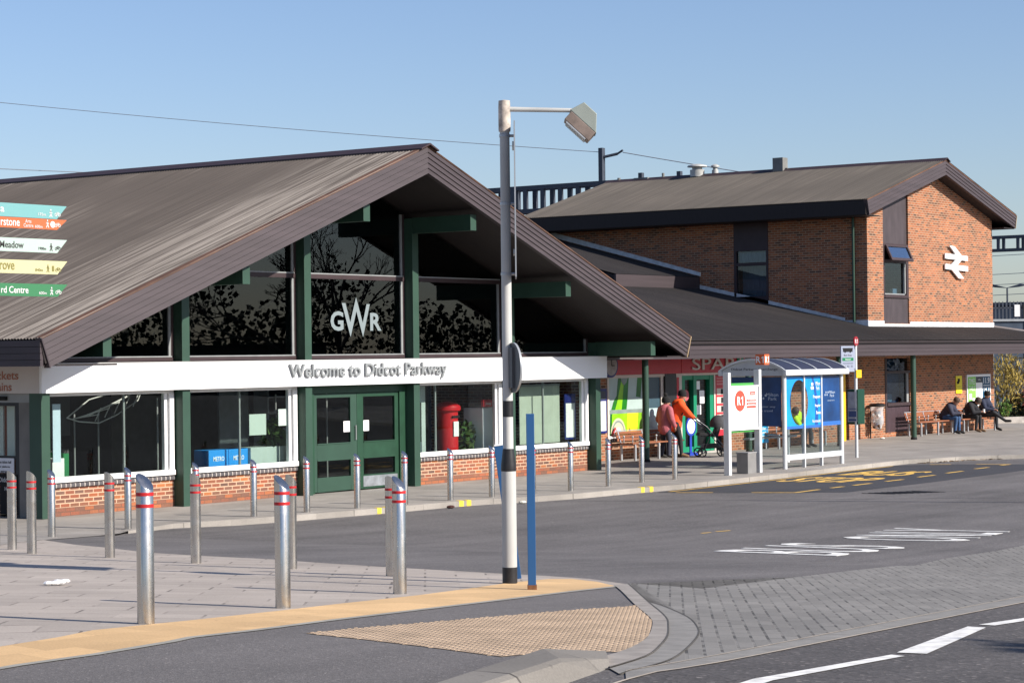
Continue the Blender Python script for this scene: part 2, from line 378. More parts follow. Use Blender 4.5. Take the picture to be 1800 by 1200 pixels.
struct('footway',sheet(st_lo[:-1]+fl_out+nk_in[::-1][1:]+[(-40,24.5),(-40,20.3)],.004),A_foot)
struct('flush_kerb',sheet(fl_in+fl_out[::-1],.012),FLK)
struct('road_channel',sheet(fl_out+se_out[::-1],.007),SET)
br_up=[(-9.3,18.95),(-6.47,18.36),(-4.41,17.95),(-.84,17.35),(1.91,17.27),(8,17.6)]
br_lo=[(-17.16,23.2),(-17.05,23.19),(-15.83,23.01),(-13.17,22.51),(-8.19,21.6),(-5.67,21.15),(4,19.7)]
kl_lo=[(-24,24.9),(-17.61,23.42),(-17.3,23.36),(-16.25,23.27),(-13.81,22.84),(-9.15,22.01),(-6.77,21.6),(4,20.1)]
struct('block_paving',sheet(se_out+br_lo[1:]+br_up[::-1],.003),BRK)
struct('paving_edging',sheet(br_lo[1:]+kl_lo[::-1][:6],.006),SET)
for nm,ln,w in (('paving_joint',br_lo[1:],.013),('paving_joint',kl_lo[1:],.02)):
    ln=smooth(ln); a=offset_line(ln,w); struct(nm,sheet(ln+a[::-1],.009),PALE)
for nm,ln in (('kerb_joint',fl_out),('kerb_joint',se_out)):
    a=offset_line(ln,.010); struct(nm,sheet(ln+a[::-1],.014 if ln is fl_out else .009),M('dark_joint',(.075,.07,.062),.9))
struct('main_road',sheet(kl_lo+[(60,18),(60,120),(-120,120),(-120,30)],.003),A_near)
# raised kerb on the near corner
mb=MB(); tp=[1.,1.,1.,.95,.25]
for i,(p,q) in enumerate(zip(nk_in,nk_out)):
    H=.095*tp[i]+.012; q2=(p[0]+(q[0]-p[0])*.62,p[1]+(q[1]-p[1])*.62)
    mb.v+=[(p[0],-p[1],road(*p)-.03),(p[0],-p[1],road(*p)+H),(q2[0],-q2[1],road(*q2)+H),(p[0]+(q[0]-p[0])*.74,-(p[1]+(q[1]-p[1])*.74),road(*q)+H*.85),(q[0],-q[1],road(*q)-.02)]
for i in range(4):
    o=i*5; mb.f+=[(o+j,o+j+1,o+j+6,o+j+5) for j in range(4)]
mb.f+=[(20,21,22,23,24)]; mb.mi=[0]*len(mb.f)
struct('corner_kerb',mb,paving('kerb_concrete',(.19,.175,.155),.9,5.,0.,(.05,.045,.04),.012,stain=.4,off=0.,jv=1.))
# blister paving: flat units with domes
bl_=None
bl=[(-16.23,20.23),(-15.57,20.16),(-14.94,20.14),(-14.15,20.08),(-13.33,20.04),(-12.97,20.02),(-12.1,20.05),(-12.61,20.42),(-13.3,20.94),(-13.86,21.32),(-14.88,21.94),(-15.52,22.27),(-16.05,22.5),(-16.1,22.40),(-16.32,22.2),(-16.8,22.2),(-16.73,21.98),(-16.55,21.46),(-16.47,21.18),(-16.37,20.83)]
mb=sheet(bl,.008)
def inside(p,poly):
    c=False; j=len(poly)-1
    for i in range(len(poly)):
        a,b=poly[i],poly[j]
        if (a[1]>p[1])!=(b[1]>p[1]) and p[0]<(b[0]-a[0])*(p[1]-a[1])/(b[1]-a[1])+a[0]: c=not c
        j=i
    return c
ca,sa=math.cos(.55),math.sin(.55)
for i in range(-60,60):
    for j in range(-60,60):
        x,y=i*.0667,j*.0667; s_,n_=-14.5+x*ca-y*sa,21.2+x*sa+y*ca
        if not inside((s_,n_),bl): continue
        z=road(s_,n_)+.007; k=6
        vs=[(s_+.021*math.cos(2*PI*a/k),-n_+.021*math.sin(2*PI*a/k),z) for a in range(k)]+[(s_+.012*math.cos(2*PI*a/k),-n_+.012*math.sin(2*PI*a/k),z+.006) for a in range(k)]
        mb.add(vs,[(a,(a+1)%k,k+(a+1)%k,k+a) for a in range(k)]+[tuple(range(k,2*k))])
struct('blister_paving',mb,BLI)
# bus bay and markings
bay_lo=[(11.44,5.6),(11.92,7.3),(12.51,9.01),(13.2,9.0),(16.41,9.05),(21.46,8.95),(24.2,8.8)]
bay_up=[(11.6,5.16),(14.47,5.13),(16.13,5.07),(17.15,5.06),(20.34,4.91),(22.82,4.79),(23.85,5.6),(24.0,7.0)]
struct('bus_bay',sheet(bay_up+bay_lo[::-1],.003),A_bay)
def quadsheet(name,a,b,w,m,off=.007):
    d=(Vector(b)-Vector(a)); t=Vector((-d.y,d.x)).normalized()*w/2
    struct(name,sheet([tuple(Vector(a)+t),tuple(Vector(b)+t),tuple(Vector(b)-t),tuple(Vector(a)-t)],off),m)
yl=[(11.7,5.42),(13.29,5.40),(15.39,5.33),(16.67,5.30),(20.07,5.09),(22.62,5.02)]
struct('yellow_line',sheet(yl+offset_line(yl,-.08)[::-1],.008),YEL)
for a,b in [((11.5,5.67),(11.7,6.42)),((11.9,7.2),(12.12,8.12)),((12.12,8.08),(13.2,8.02)),((13.76,8.0),(14.3,8.0)),((14.74,8.0),(15.53,8.0)),((16.3,7.97),(17.1,7.97)),((18.06,7.87),(18.92,7.86)),((19.79,7.74),(20.71,7.71)),((21.76,7.55),(22.5,7.55)),((23.5,7.42),(24.04,7.42)),((23.6,5.5),(23.75,6.0)),((23.9,6.6),(23.95,7.4))]:
    quadsheet('yellow_dash',a,b,.11,YEL)
quadsheet('yellow_dash',(2.27,11.89),(2.47,11.94),.06,YEL,.005); quadsheet('yellow_dash',(2.62,11.93),(2.9,12.02),.07,YEL,.005)
def gtext(name,body,s,n,w,h,m,rot=0.,off=.008,bold=.012):
    mb=MB(); c,s_=math.cos(rot),math.sin(rot)
    def mp(x,y,z):
        X=s+x*c-y*s_; Y=-n+x*s_+y*c
        return (X,Y,road(X,-Y)+off+z)
    text(mb,body,w,h,mp,.0015,bold); return struct(name,mb,m)
gtext('road_lettering','BUS',.08,15.0,2.05,1.95,WHT,-.03,.006,.0); gtext('road_lettering','ONLY',3.15,15.22,2.2,1.95,WHT,.06,.006,.0)
gtext('road_lettering','STOP',16.6,6.5,1.9,1.9,YEL,-PI/2); gtext('road_lettering','BUS',19.4,6.4,1.6,1.9,YEL,-PI/2)
struct('white_line',sheet([(-17.9,24.02),(-15.07,23.74),(-15.1,23.84),(-17.9,24.14)],.008),WHT)
struct('white_line',sheet([(-14.9,23.69),(-12.41,23.0),(-12.42,23.14),(-14.85,23.86)],.008),WHT)
struct('white_line',sheet([(-12.16,22.97),(-10.4,22.83),(-10.4,22.95),(-12.16,23.09)],.008),WHT)
# loading ticks on the kerb face
for s0 in (2.05,2.2,4.28,4.48,6.52,6.70,11.35,11.62):
    i=min(range(len(dense)-1),key=lambda k:abs(dense[k][0]-s0)); p=Vector(dense[i]); q=Vector(dense[i+1]); t=(q-p).normalized(); nn=Vector((-t.y,t.x)); nn=nn if nn.y>0 else -nn
    f=(s0-p.x)/max(.01,(q.x-p.x)); c=p+(q-p)*f; a=c-t*.055+nn*.003; b=c+t*.055+nn*.003; a2=a-nn*.11; b2=b-nn*.11
    zt=walk(*c)+.010; zb=road(*c)+.003
    struct('kerb_tick',MB().add([(a.x,-a.y,zb),(b.x,-b.y,zb),(b.x,-b.y,zt),(a.x,-a.y,zt),(b2.x,-b2.y,zt+.003),(a2.x,-a2.y,zt+.003)],[(0,1,2,3),(3,2,4,5)]),YEF)
# dark joint and repair in the road, manhole
quadsheet('road_joint',(8.3,4.9),(11.9,13.2),.035,A_bay,.004)
mh=MB()
for i in range(9): 
    a=Vector((12.2+i*.11,-9.85-i*.08,0)); mh.box(a.x,a.x+.05,a.y-.35,a.y+.35,road(a.x,-a.y)+.004,road(a.x,-a.y)+.010)
tag(obj('drain_cover',mh,M('cast_iron',(.03,.03,.032),.6,.6)),'dark iron drain grating set in the road beyond the white lettering','drain cover')
# ================================================================== STATION HALL
BRICK=brick_mat('station_brick',[(.24,.085,.050),(.125,.075,.058),(.34,.105,.045),(.17,.095,.07),(.29,.09,.048),(.14,.08,.06),(.40,.14,.05)],(.50,.34,.23),.225,.075,.0105)
BRICK2=brick_mat('office_brick',[(.19,.07,.040),(.36,.12,.052),(.11,.06,.042),(.37,.13,.058),(.28,.095,.046),(.42,.15,.062),(.10,.055,.038),(.33,.115,.052)],(.36,.245,.165),.225,.075,.011)
COPE=brick_mat('coping_brick',[(.075,.07,.075),(.10,.095,.10),(.12,.10,.10)],(.42,.38,.34),.112,.2,.011)
PLN=brick_mat('plinth_brick',[(.28,.095,.055),(.17,.09,.065),(.36,.125,.055),(.31,.105,.058)],(.15,.08,.055),.225,.075,.008)
PUR=M('stained_board',(.046,.034,.038),.62,var=.16,vscale=1.2,stretch=(.3,1,6),bmp=.08,bscale=20)
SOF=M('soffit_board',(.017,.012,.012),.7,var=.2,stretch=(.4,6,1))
GRN=M('green_paint',(.024,.060,.040),.5,var=.10,vscale=2.2)
DGR=M('dark_green_paint',(.015,.052,.028),.42,var=.18,vscale=3)
WPT=M('white_paint',(.80,.80,.79),.45,var=.03)
WSH=M('white_board',(.80,.80,.80),.4,var=.015,vscale=.7)
FRM=M('brown_frame',(.040,.024,.026),.55,var=.12)
ALU=M('grey_bead',(.24,.25,.25),.5,var=.1)
RUST=M('verge_rust',(.12,.058,.035),.8,var=.5,vscale=1.6)
ROOF=roof_mat('main_roof',(.074,.062,.054),(.30,.27,.24),.45,'x',True)
ROOF2=roof_mat('office_roof',(.070,.061,.052),(.20,.17,.14),.15,'x')
ROOF3=roof_mat('canopy_roof',(.031,.027,.026),(.14,.11,.09),.12,'y')
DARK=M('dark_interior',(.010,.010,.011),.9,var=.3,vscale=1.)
GLW=glass('hall_glass',(.86,.90,.88),1.55,0.,.5); GLU=glass('gable_glass',(.38,.42,.41),1.7,0.,.6); GLT=glass('office_glass',(.6,.7,.76),1.7,0.,.6)
CX=8.15; SL=.375; SR=.385
def ht(s,top=6.40): return top-(SL if s<CX else SR)*abs(s-CX)
def corr(mb,se,he,sr,hr,n0,n1,pitch=.0762,amp=.012,thick=.02,axis='n'):
    L=math.hypot(sr-se,hr-he); nx,nz=-(hr-he)/L,(sr-se)/L
    if nz<0: nx,nz=-nx,-nz
    k=int(abs(n1-n0)/pitch*6); vs=[];fs=[]
    for i in range(k+1):
        n=n0+(n1-n0)*i/k; o=amp*math.sin(2*PI*i/6)+amp
        for (s,h) in ((se,he),(sr,hr)): vs.append((s+nx*o,-n,h+nz*o))
        vs.append((se+nx*(o-.010),-n,he+nz*(o-.010)))
    for i in range(k): fs+= [(3*i,3*i+1,3*i+4,3*i+3),(3*i,3*i+3,3*i+5,3*i+2)]
    return mb.add(vs,fs)
st=thing('station_building','low station hall with wide brown gable roof, green posts and full glazed front','building',(8.15,0,0))
def sp(name,mb,m,parent=None,**k): return obj(name,mb,m,parent or st,**k)
posts=[(-.53,-.33),(2.93,3.13),(6.37,6.57),(9.81,10.01),(13.24,13.44),(16.67,16.87)]
bays=[(posts[i][1],posts[i+1][0]) for i in range(5)]
for a,b in posts:
    t=min(ht(a),ht(b))-.02
    sp('column',MB().fb(a,b,-.06,.25,0,t),GRN,bevel=.006)
for i,(a,b) in enumerate(posts):     # beams that carry the overhang
    t=min(ht(a),ht(b)); sp('roof_beam',MB().fb(a+.002,b-.002,.252,1.8,t-.34,t-.01),GRN,bevel=.004)
for i in (0,1,3,4):
    a,b=bays[i]
    sp('brick_dado',MB().fb(a-.0,b,-.22,.0,.15,.505),BRICK)
    sp('plinth',MB().fb(a,b,-.22,.006,-.02,.15),PLN)
    e=.26 if i in(0,3) else (.12 if i==1 else .0)
    sp('coping',MB().fb(a,b+(.0),-.2,.045,.505,.575),COPE,bevel=.014)
    sp('plinth',MB().fb(a+.002,b-.002,-.2,.03,.575,.60),M('coping_top',(.15,.14,.14),.7))
    w=sp('window',MB().fb(a+.02,b-.02,-.08,.075,.60,.695).fb(a+.02,a+.10,-.08,.03,.695,2.12).fb(b-.14,b-.03,-.08,.055,.695,2.12).fb(b-.24,b-.17,-.07,.012,.695,2.12).fb(a+.02,b-.03,-.06,.05,2.12,2.185),WPT,bevel=.005)
    sp('pane',MB().fb(a+.10,b-.17,-.012,-.006,.695,2.12),GLW,w)
    m1=a+(.62*(b-a) if i==0 else .50*(b-a) if i==1 else .27*(b-a) if i==3 else .45*(b-a))
    sp('mullion',MB().fb(m1-.02,m1+.02,-.05,-.016,.695,2.12),ALU,w)
# central double doors in green
a,b=bays[2]
sp('door_frame',MB().fb(a,a+.30,-.06,.03,.0,2.185).fb(b-.22,b,-.06,.03,0,2.185).fb(a+.3,b-.22,-.06,.03,2.02,2.185),DGR,bevel=.006)
mid=(a+.30+b-.22)/2
for k,(x0,x1) in enumerate(((a+.31,mid-.004),(mid+.004,b-.23))):
    gl=(x0+.10,x1-.2) if k==0 else (x0+.2,x1-.12)
    d=MB().fb(x0,gl[0],-.05,.0,.03,2.01).fb(gl[1],x1,-.05,.0,.03,2.01).fb(gl[0],gl[1],-.05,.0,1.93,2.01).fb(gl[0],gl[1],-.05,.0,.66,1.0).fb(gl[0],gl[1],-.05,.0,.03,.32)
    d.fb(gl[0],gl[1],-.01,.012,.985,1.01).fb(gl[0],gl[1],-.01,.012,.655,.675)
    dd=sp('door',d,GRN if k==0 else DGR,bevel=.004)
    sp('pane',MB().fb(gl[0],gl[1],-.03,-.024,1.0,1.93).fb(gl[0],gl[1],-.03,-.024,.32,.66),GLW,dd)
    pp=MB(); x=gl[1]-.10 if k==0 else gl[0]+.10; pp.fb(x-.1,x+.1,-.02,-.016,1.22,1.44)
    sp('notice',pp,WPT,dd)
    if k==1: sp('kick_plate',MB().fb(gl[0]-.02,x1-.05,.002,.006,.07,.29),M('steel_plate',(.62,.66,.70),.28,.85,var=.25,vscale=6),dd)
    else: sp('handle',MB().tube((x1-.06,-.03,1.05),(x1-.06,-.03,1.35),.012).fb(x1-.075,x1-.045,0,.03,1.06,1.08).fb(x1-.075,x1-.045,0,.03,1.32,1.34),ALU,dd)
# gable glazing
def poly(a,b,h0,h1):
    ss=[a,b]; 
    if a<CX<b: ss.append(CX)
    for sg,k in ((-1,SL),(1,SR)):
        x=CX+sg*(6.40-h1)/k
        if a<x<b: ss.append(x)
        x=CX+sg*(6.40-h0)/k
        if a<x<b: ss.append(x)
    ss=sorted(ss); top=[(s,min(h1,ht(s))) for s in ss if ht(s)>=h0-1e-6]
    if len(top)<2: return None
    return [(top[0][0],h0),(top[-1][0],h0)]+[p for p in top[::-1] if p[1]>h0+1e-4]
for i,(a,b) in enumerate(bays):
    for h0,h1 in ((2.80,4.34),(4.44,6.6)):
        po=poly(a+.05,b-.12,h0,h1)
        if not po: continue
        f=MB().fb(a,b,-.05,.04,h0-.08,h0-.012,0)
        f.fb(a+.0,b-.06,-.03,.046,h0-.012,h0+.012,1)
        xr=max(p[0] for p in po); hr=max([p[1] for p in po if abs(p[0]-xr)<.02]+[h0])
        if hr>h0+.1: f.fb(b-.06,b,-.05,.03,h0,min(hr,ht(b)-.01),0).fb(b-.12,b-.06,-.03,.02,h0+.012,min(hr,ht(b)-.01),1)
        if h1<5 and all(p[1]>4.3 for p in po if p[1]>h0+.01): f.fb(a,b,-.05,.04,4.34,4.362,0)
        w=obj('window',f,[FRM,ALU],st)
        sp('pane',MB().prism([(s,.006,h) for s,h in po],(0,.006,0)),GLU,w)
# letters of the operator on the middle pane
mb=MB(); W=[(462,292),(545,292),(652,745),(792,150),(942,755),(1035,308),(1112,308),(945,1095),(795,480),(657,1095)]
cvt=lambda p:(7.42+(p[0]-200)*.001373,3.16+(1095-p[1])*.000868)
pw=[cvt(p) for p in W]
tri=[(0,1,9),(1,2,9),(2,8,9),(2,3,8),(3,4,8),(4,7,8),(4,5,7),(5,6,7)]
mb.add([(s,-.014,h) for s,h in pw],tri)
for body,x0,x1,y0,y1 in (('G',200,495,485,948),('R',1115,1382,515,942)):
    A=cvt((x0,y1)); Bq=cvt((x1,y0)); text(mb,body,Bq[0]-A[0],Bq[1]-A[1],fmap((A[0]+Bq[0])/2,.014,(A[1]+Bq[1])/2),.001,.03)
sp('window_lettering',mb,M('decal_white',(.19,.23,.24),.6,var=0))
# roof
r=MB(); corr(r,-2.10,3.105,CX,6.95,2.02,-20); sp('roof_slope',r,ROOF)
r=MB(); corr(r,18.12,3.10,CX,6.95,2.02,-20); sp('roof_slope',r,ROOF)
sp('ridge_cap',MB().prism([(CX-.28,-2.08,6.87),(CX,-2.08,6.985),(CX+.28,-2.08,6.87),(CX+.28,-2.08,6.90),(CX,-2.08,7.02),(CX-.28,-2.08,6.90)],(0,22,0)),FRM)
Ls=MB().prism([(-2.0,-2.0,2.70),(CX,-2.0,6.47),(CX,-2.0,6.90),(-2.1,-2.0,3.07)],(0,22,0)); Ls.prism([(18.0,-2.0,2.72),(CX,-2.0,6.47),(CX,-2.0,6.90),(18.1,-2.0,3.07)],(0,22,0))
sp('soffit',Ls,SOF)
def barge(parent,T,A,k,N_,th,planks,m,n0):
    d=Vector((A[0]-T[0],A[1]-T[1])).normalized(); nr=Vector((-d.y,d.x)); nr=nr if nr.y>0 else -nr
    mb=MB(); w=th/planks
    def onapex(p): t=(A[0]-p.x)/d.x; return p+d*t
    for i in range(planks):
        lo=Vector(T)+nr*(w*i+.006); hi=Vector(T)+nr*(w*(i+1)-.006); al=onapex(lo); ah=onapex(hi)
        q=[(lo.x,-n0-.018,lo.y),(al.x,-n0-.018,al.y),(ah.x,-n0,ah.y),(hi.x,-n0,hi.y)]
        mb.prism(q,(0,.05,0))
    lo=Vector(T)+nr*.003; hi=Vector(T)+nr*(th-.003); al=onapex(lo); ah=onapex(hi)
    mb.prism([(p.x,-n0+.012,p.y) for p in (lo,al,ah,hi)],(0,.07,0))
    o=obj('barge_board',mb,m,parent)
    # capping strip along the top and at the foot
    c=MB(); e=Vector(T)+nr*th; f=onapex(e); g=e+nr*.03; h=onapex(g); c.prism([(p.x,-n0-.012,p.y) for p in (e,f,h,g)],(0,.13,0))
    obj('verge_trim',c,RUST,parent)
    e=Vector(T)-d*.025; g=e+nr*(th+.02); c=MB().prism([(p.x,-n0-.03,p.y) for p in (e,Vector(T),Vector(T)+nr*(th+.02),g)],(0,.14,0)); obj('barge_end',c,M('bare_timber',(.34,.25,.15),.8,var=.3,vscale=4) if T[0]>A[0] else PUR,parent)
barge(st,(-1.9,2.64),(CX,6.41),1,2,.50,5,PUR,2.0)
barge(st,(17.9,2.66),(CX,6.41),-1,2,.50,5,PUR,2.0)
ef=MB()
for i in range(4): ef.fb(-2.10,-2.06,-20,1.99,2.66+i*.108,2.66+i*.108+.100)
ef.fb(-2.075,-2.03,-20,1.985,2.66,3.09)
ef.fb(18.06,18.10,-20,1.99,2.66,3.09); sp('eaves_board',ef,PUR)
sp('eaves_soffit',MB().fb(-2.05,-.35,-20,1.95,2.66,2.69).fb(17.15,18.05,-20,1.95,2.66,2.69),SOF)
# walls and interior
sp('side_wall',MB().fb(-.42,-.30,-20,-2.05,0,2.66).fb(16.98,17.12,-20,-.06,0,2.68),BRICK)
back=MB().prism([(-.3,9,0),(17.,9,0),(17.,9,2.9),(CX,9,6.35),(-.3,9,2.9)],(0,.1,0)); sp('back_wall',back,M('hall_wall',(.30,.30,.27),.9))
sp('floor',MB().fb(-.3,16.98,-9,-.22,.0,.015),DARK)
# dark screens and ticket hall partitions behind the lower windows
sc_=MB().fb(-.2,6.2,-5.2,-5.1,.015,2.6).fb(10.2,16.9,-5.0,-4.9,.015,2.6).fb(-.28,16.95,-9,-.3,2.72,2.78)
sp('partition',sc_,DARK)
sp('ticket_counter',MB().fb(.3,2.8,-3.2,-2.7,.015,1.05).fb(.3,2.8,-2.68,-2.66,1.3,2.2),M('counter',(.05,.05,.05),.7))
pl=MB()
for s_ in (.9,1.75,2.35,3.9,7.3,8.9): pl.tube((s_,1.4,.015),(s_,1.4,1.75 if s_<3 else 2.0),.018)
sp('barrier_pole',pl,ALU)
sp('shelf_unit',MB().fb(7.3,8.2,-3.05,-3.0,.0,2.3,0).fb(8.25,8.3,-2.9,-2.5,0,2.3,0).fb(8.3,9.1,-2.9,-2.5,1.55,1.58,0).fb(8.3,9.1,-2.9,-2.5,1.2,1.23,0).fb(8.3,9.1,-2.9,-2.5,1.9,1.93,0).fb(8.32,8.42,-2.7,-2.5,.95,1.2,0),M('shelf',(.28,.30,.32),.6))
# left return: ticket entrance under the eaves
sd=thing('side_entrance','glazed side entrance in the shade at the left end of the station hall','door',(-.36,.95,0))
e=MB().fb(-.42,-.36,-2.0,-1.92,0,2.02).fb(-.42,-.36,-.55,-.44,0,2.02).fb(-.42,-.36,-1.02,-.55,1.02,1.08).fb(-.42,-.36,-1.92,-.55,1.96,2.02)
obj('door_frame',e,M('black_frame',(.018,.018,.02),.5),sd); obj('pane',MB().fb(-.40,-.395,-1.92,-.55,.05,1.96),GLW,sd)
obj('header',MB().fb(-.44,-.34,-2.05,-.10,2.02,2.185),ALU,sd); obj('door_sensor',MB().fb(-.50,-.44,-.98,-.72,2.06,2.13),DARK,sd,bevel=.01)
obj('jamb_panel',MB().fb(-.43,-.36,-.44,-.10,0,2.02),M('jamb_grey',(.16,.15,.14),.6),sd)
nb=MB().fb(-.435,-.425,-1.05,-.58,.78,1.04); n_=obj('notice_board',nb,M('notice_white',(.62,.62,.66),.6,var=.02),sd)
t=MB()
for k,w in enumerate(('Use ticket hall','or platforms','entrance')): text(t,w,.34-.06*k,.045,lmap(-.437,-.82,.97-.085*k),.001,.01)
obj('notice_text',t,DARK,n_)
obj('door_lower_panel',MB().fb(-.43,-.425,-1.9,-.5,.05,.76),DARK,sd)
t=MB(); text(t,'Didcot"',.36,.09,lmap(-.432,-.80,.66),.001,.01); text(t,'Home',.22,.07,lmap(-.432,-.72,.50),.001,.01); obj('door_lettering',t,M('dull_white',(.5,.5,.5),.6,var=0),sd)
obj('hall_panel',MB().fb(-.1,-.05,-2.2,-.7,.5,2.0,0).fb(-.13,-.1,-1.1,-.9,1.0,1.95,1).fb(-.13,-.1,-1.5,-1.2,1.0,1.95,1),[M('red_brown_panel',(.25,.07,.045),.8),WPT],sd)
# signs on the hall
sg=thing('station_sign','long white fascia board with grey raised welcome lettering across the station front','sign',(8.2,-.29,2.43))
obj('board',MB().fb(-.58,17.05,.262,.32,2.185,2.69),WSH,sg)
obj('board_joint',MB().fb(.88,.89,.3205,.322,2.19,2.685).fb(-.58,17.05,.25,.335,2.69,2.705),M('board_seam',(.5,.5,.5),.6,var=0),sg)
t=MB(); text(t,'Welcome to Didcot Parkway',5.02,.345,fmap(8.29,.358,2.452),.018,.014); obj('lettering',t,M('grey_letters',(.23,.245,.25),.5,var=0),sg)
sg=thing('ticket_sign','shaded white panel with red-brown ticket lettering above the side entrance','sign',(-.55,1.2,2.42))
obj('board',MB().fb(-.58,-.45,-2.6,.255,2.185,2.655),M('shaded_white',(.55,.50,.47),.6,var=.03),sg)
t=MB(); text(t,'Tickets',.78,.15,lmap(-.585,-.66,2.50),.002,.01); text(t,'Trains',.62,.15,lmap(-.585,-.76,2.30),.002,.01); obj('lettering',t,M('sign_red_brown',(.36,.14,.09),.6,var=0),sg)
obj('gutter',MB().fb(17.05,19.6,-.25,-.05,2.69,2.80).fb(17.05,19.6,-.22,-.0,2.62,2.66),M('gutter_brown',(.10,.085,.08),.5),st)
# ================================================================== THINGS BEHIND THE HALL WINDOWS
RED=M('post_red',(.55,.012,.018),.3,spec=.5,var=.04); BLK=M('black_plastic',(.012,.012,.013),.45,var=.1)
SIL=M('silver_paint',(.40,.42,.44),.35,.35,var=.06); NVY=M('navy_blue',(.012,.02,.14),.4,var=.05)
LEAF=leafmat('leaf_green',(.03,.075,.02),(.10,.17,.05))
t=thing('post_box','red pillar post box standing inside the hall window','post box',(12.22,.75,.015))
p=MB().lathe([(.27,0),(.27,.1),(.245,.12),(.245,1.5)],n=32); obj('body',p,RED,t,True,world=False)
p=MB().lathe([(.245,1.5),(.30,1.52),(.31,1.58),(.30,1.62),(.22,1.68),(.1,1.72),(.0,1.73)],n=32); obj('cap',p,RED,t,True,world=False)
obj('slot',MB().box(-.12,.12,-.262,-.235,1.36,1.41),BLK,t,world=False); obj('notice_plate',MB().box(-.09,.09,-.258,-.242,.95,1.28),WPT,t,world=False)
def leaves(mb,cx,cy,cz,rx,ry,rz,n,size,seed=1,thin=.35,up=.3):
    R=random.Random(seed)
    for _ in range(n):
        while True:
            p=Vector((R.uniform(-1,1),R.uniform(-1,1),R.uniform(-1,1)))
            if p.length<1 and (p.length>.35 or R.random()<.4): break
        c=Vector((cx+p.x*rx,cy+p.y*ry,cz+p.z*rz)); d=Vector((R.gauss(0,1),R.gauss(0,1),R.gauss(up,1))).normalized(); w=d.orthogonal().normalized(); w=Matrix.Rotation(R.uniform(0,6.3),3,d) @ w
        L=size*R.uniform(.6,1.3); mb.add([c,c+d*L*.5+w*L*thin,c+d*L,c+d*L*.5-w*L*thin],[(0,1,2,3)])
    return mb
def plant(label,s,n,h0,h1,rad,count,size,pot,seed):
    t=thing('potted_plant',label,'plant',(s,-n,.015))
    m=MB(); leaves(m,0,0,(h0+h1)/2,rad,rad,(h1-h0)/2,count,size,seed); obj('foliage',m,LEAF,t,world=False)
    m=MB()
    for k in range(5): m.tube((.02*(k-2),0,h0-.3),(.06*(k-2),.03*(k%2),h1-.1),.008,.004,5)
    obj('stem',m,M('stem_brown',(.10,.07,.04),.8),t,world=False)
    if pot: obj('pot',MB().lathe([(.10,0),(.15,h0-.15),(.16,h0-.1),(.13,h0-.1)],n=16),M('pot_dark',(.06,.05,.05),.6),t,world=False)
    return t
plant('bushy indoor plant between the red post box and the white cabinet',12.75,-.65,.45,1.25,.22,170,.16,True,3)
plant('small leafy plant growing out of the grey trough in the window',6.15,-.5,.98,1.5,.17,80,.24,False,5)
t=thing('planter_trough','pale grey trough behind the second hall window with a plant in it','planter',(6.05,.5,.015))
obj('trough',MB().box(-.72,.42,-.22,.22,0,.98),M('trough_grey',(.40,.47,.44),.6,var=.05),t,world=False,bevel=.01)
BLU=M('newspaper_blue',(.02,.27,.72),.45,var=.04)
for k,(lab,s) in enumerate((('blue free newspaper bin, left one of the pair behind the window',4.5),('blue free newspaper bin, right one of the pair behind the window',5.06))):
    t=thing('newspaper_bin',lab,'newspaper bin',(s,.55,.015),0,'newspaper bins in the hall window')
    obj('body',MB().box(-.275,.275,-.2,.2,0,.97),BLU,t,world=False,bevel=.012)
    m=MB(); text(m,'METRO',.30,.09,lambda x,y,z:(x,-.203-z,.80+y),.002,.02); obj('lettering',m,M('pale_lettering',(.75,.8,.85),.5,var=0),t,world=False)
tag(obj('window_poster',MB().fb(5.02,5.50,-.03,-.02,1.25,1.66),M('poster_sage',(.46,.53,.48),.7,var=.02)),'blank pale green square poster in the second hall window','poster')
tag(obj('window_notice',MB().fb(5.86,6.09,-.03,-.02,1.41,1.74),WPT),'small white paper notice above the plant in the window','notice')
t=thing('photo_cabinet','white cabinet with red header sign beside the indoor plant','cabinet',(13.32,.6,.015))
obj('cabinet',MB().box(-.30,.36,-.25,.3,0,1.56),M('cabinet_white',(.70,.77,.80),.4,var=.03),t,world=False,bevel=.015)
m=MB().box(-.30,.3,-.27,-.2,1.58,1.74,0); obj('header_sign',m,RED,t,world=False)
m=MB(); text(m,'keep',.2,.07,lambda x,y,z:(-.12+x,-.274-z,1.65+y),.002,.02); obj('lettering',m,WPT,t,world=False)
t=thing('ticket_machine','white and green machine in the left corner of the first hall window','ticket machine',(.55,.7,.015))
obj('body',MB().box(-.16,.12,-.2,.2,0,.98),WPT,t,world=False); obj('side_panel',MB().box(.12,.25,-.18,.22,0,1.06),M('machine_green',(.02,.18,.06),.5),t,world=False)
tag(obj('banner',MB().fb(.12,.30,-.2,-.18,.95,1.98),M('banner_pale',(.5,.6,.7),.6,var=.05)),'narrow pale banner hanging at the left edge of the hall window','banner')
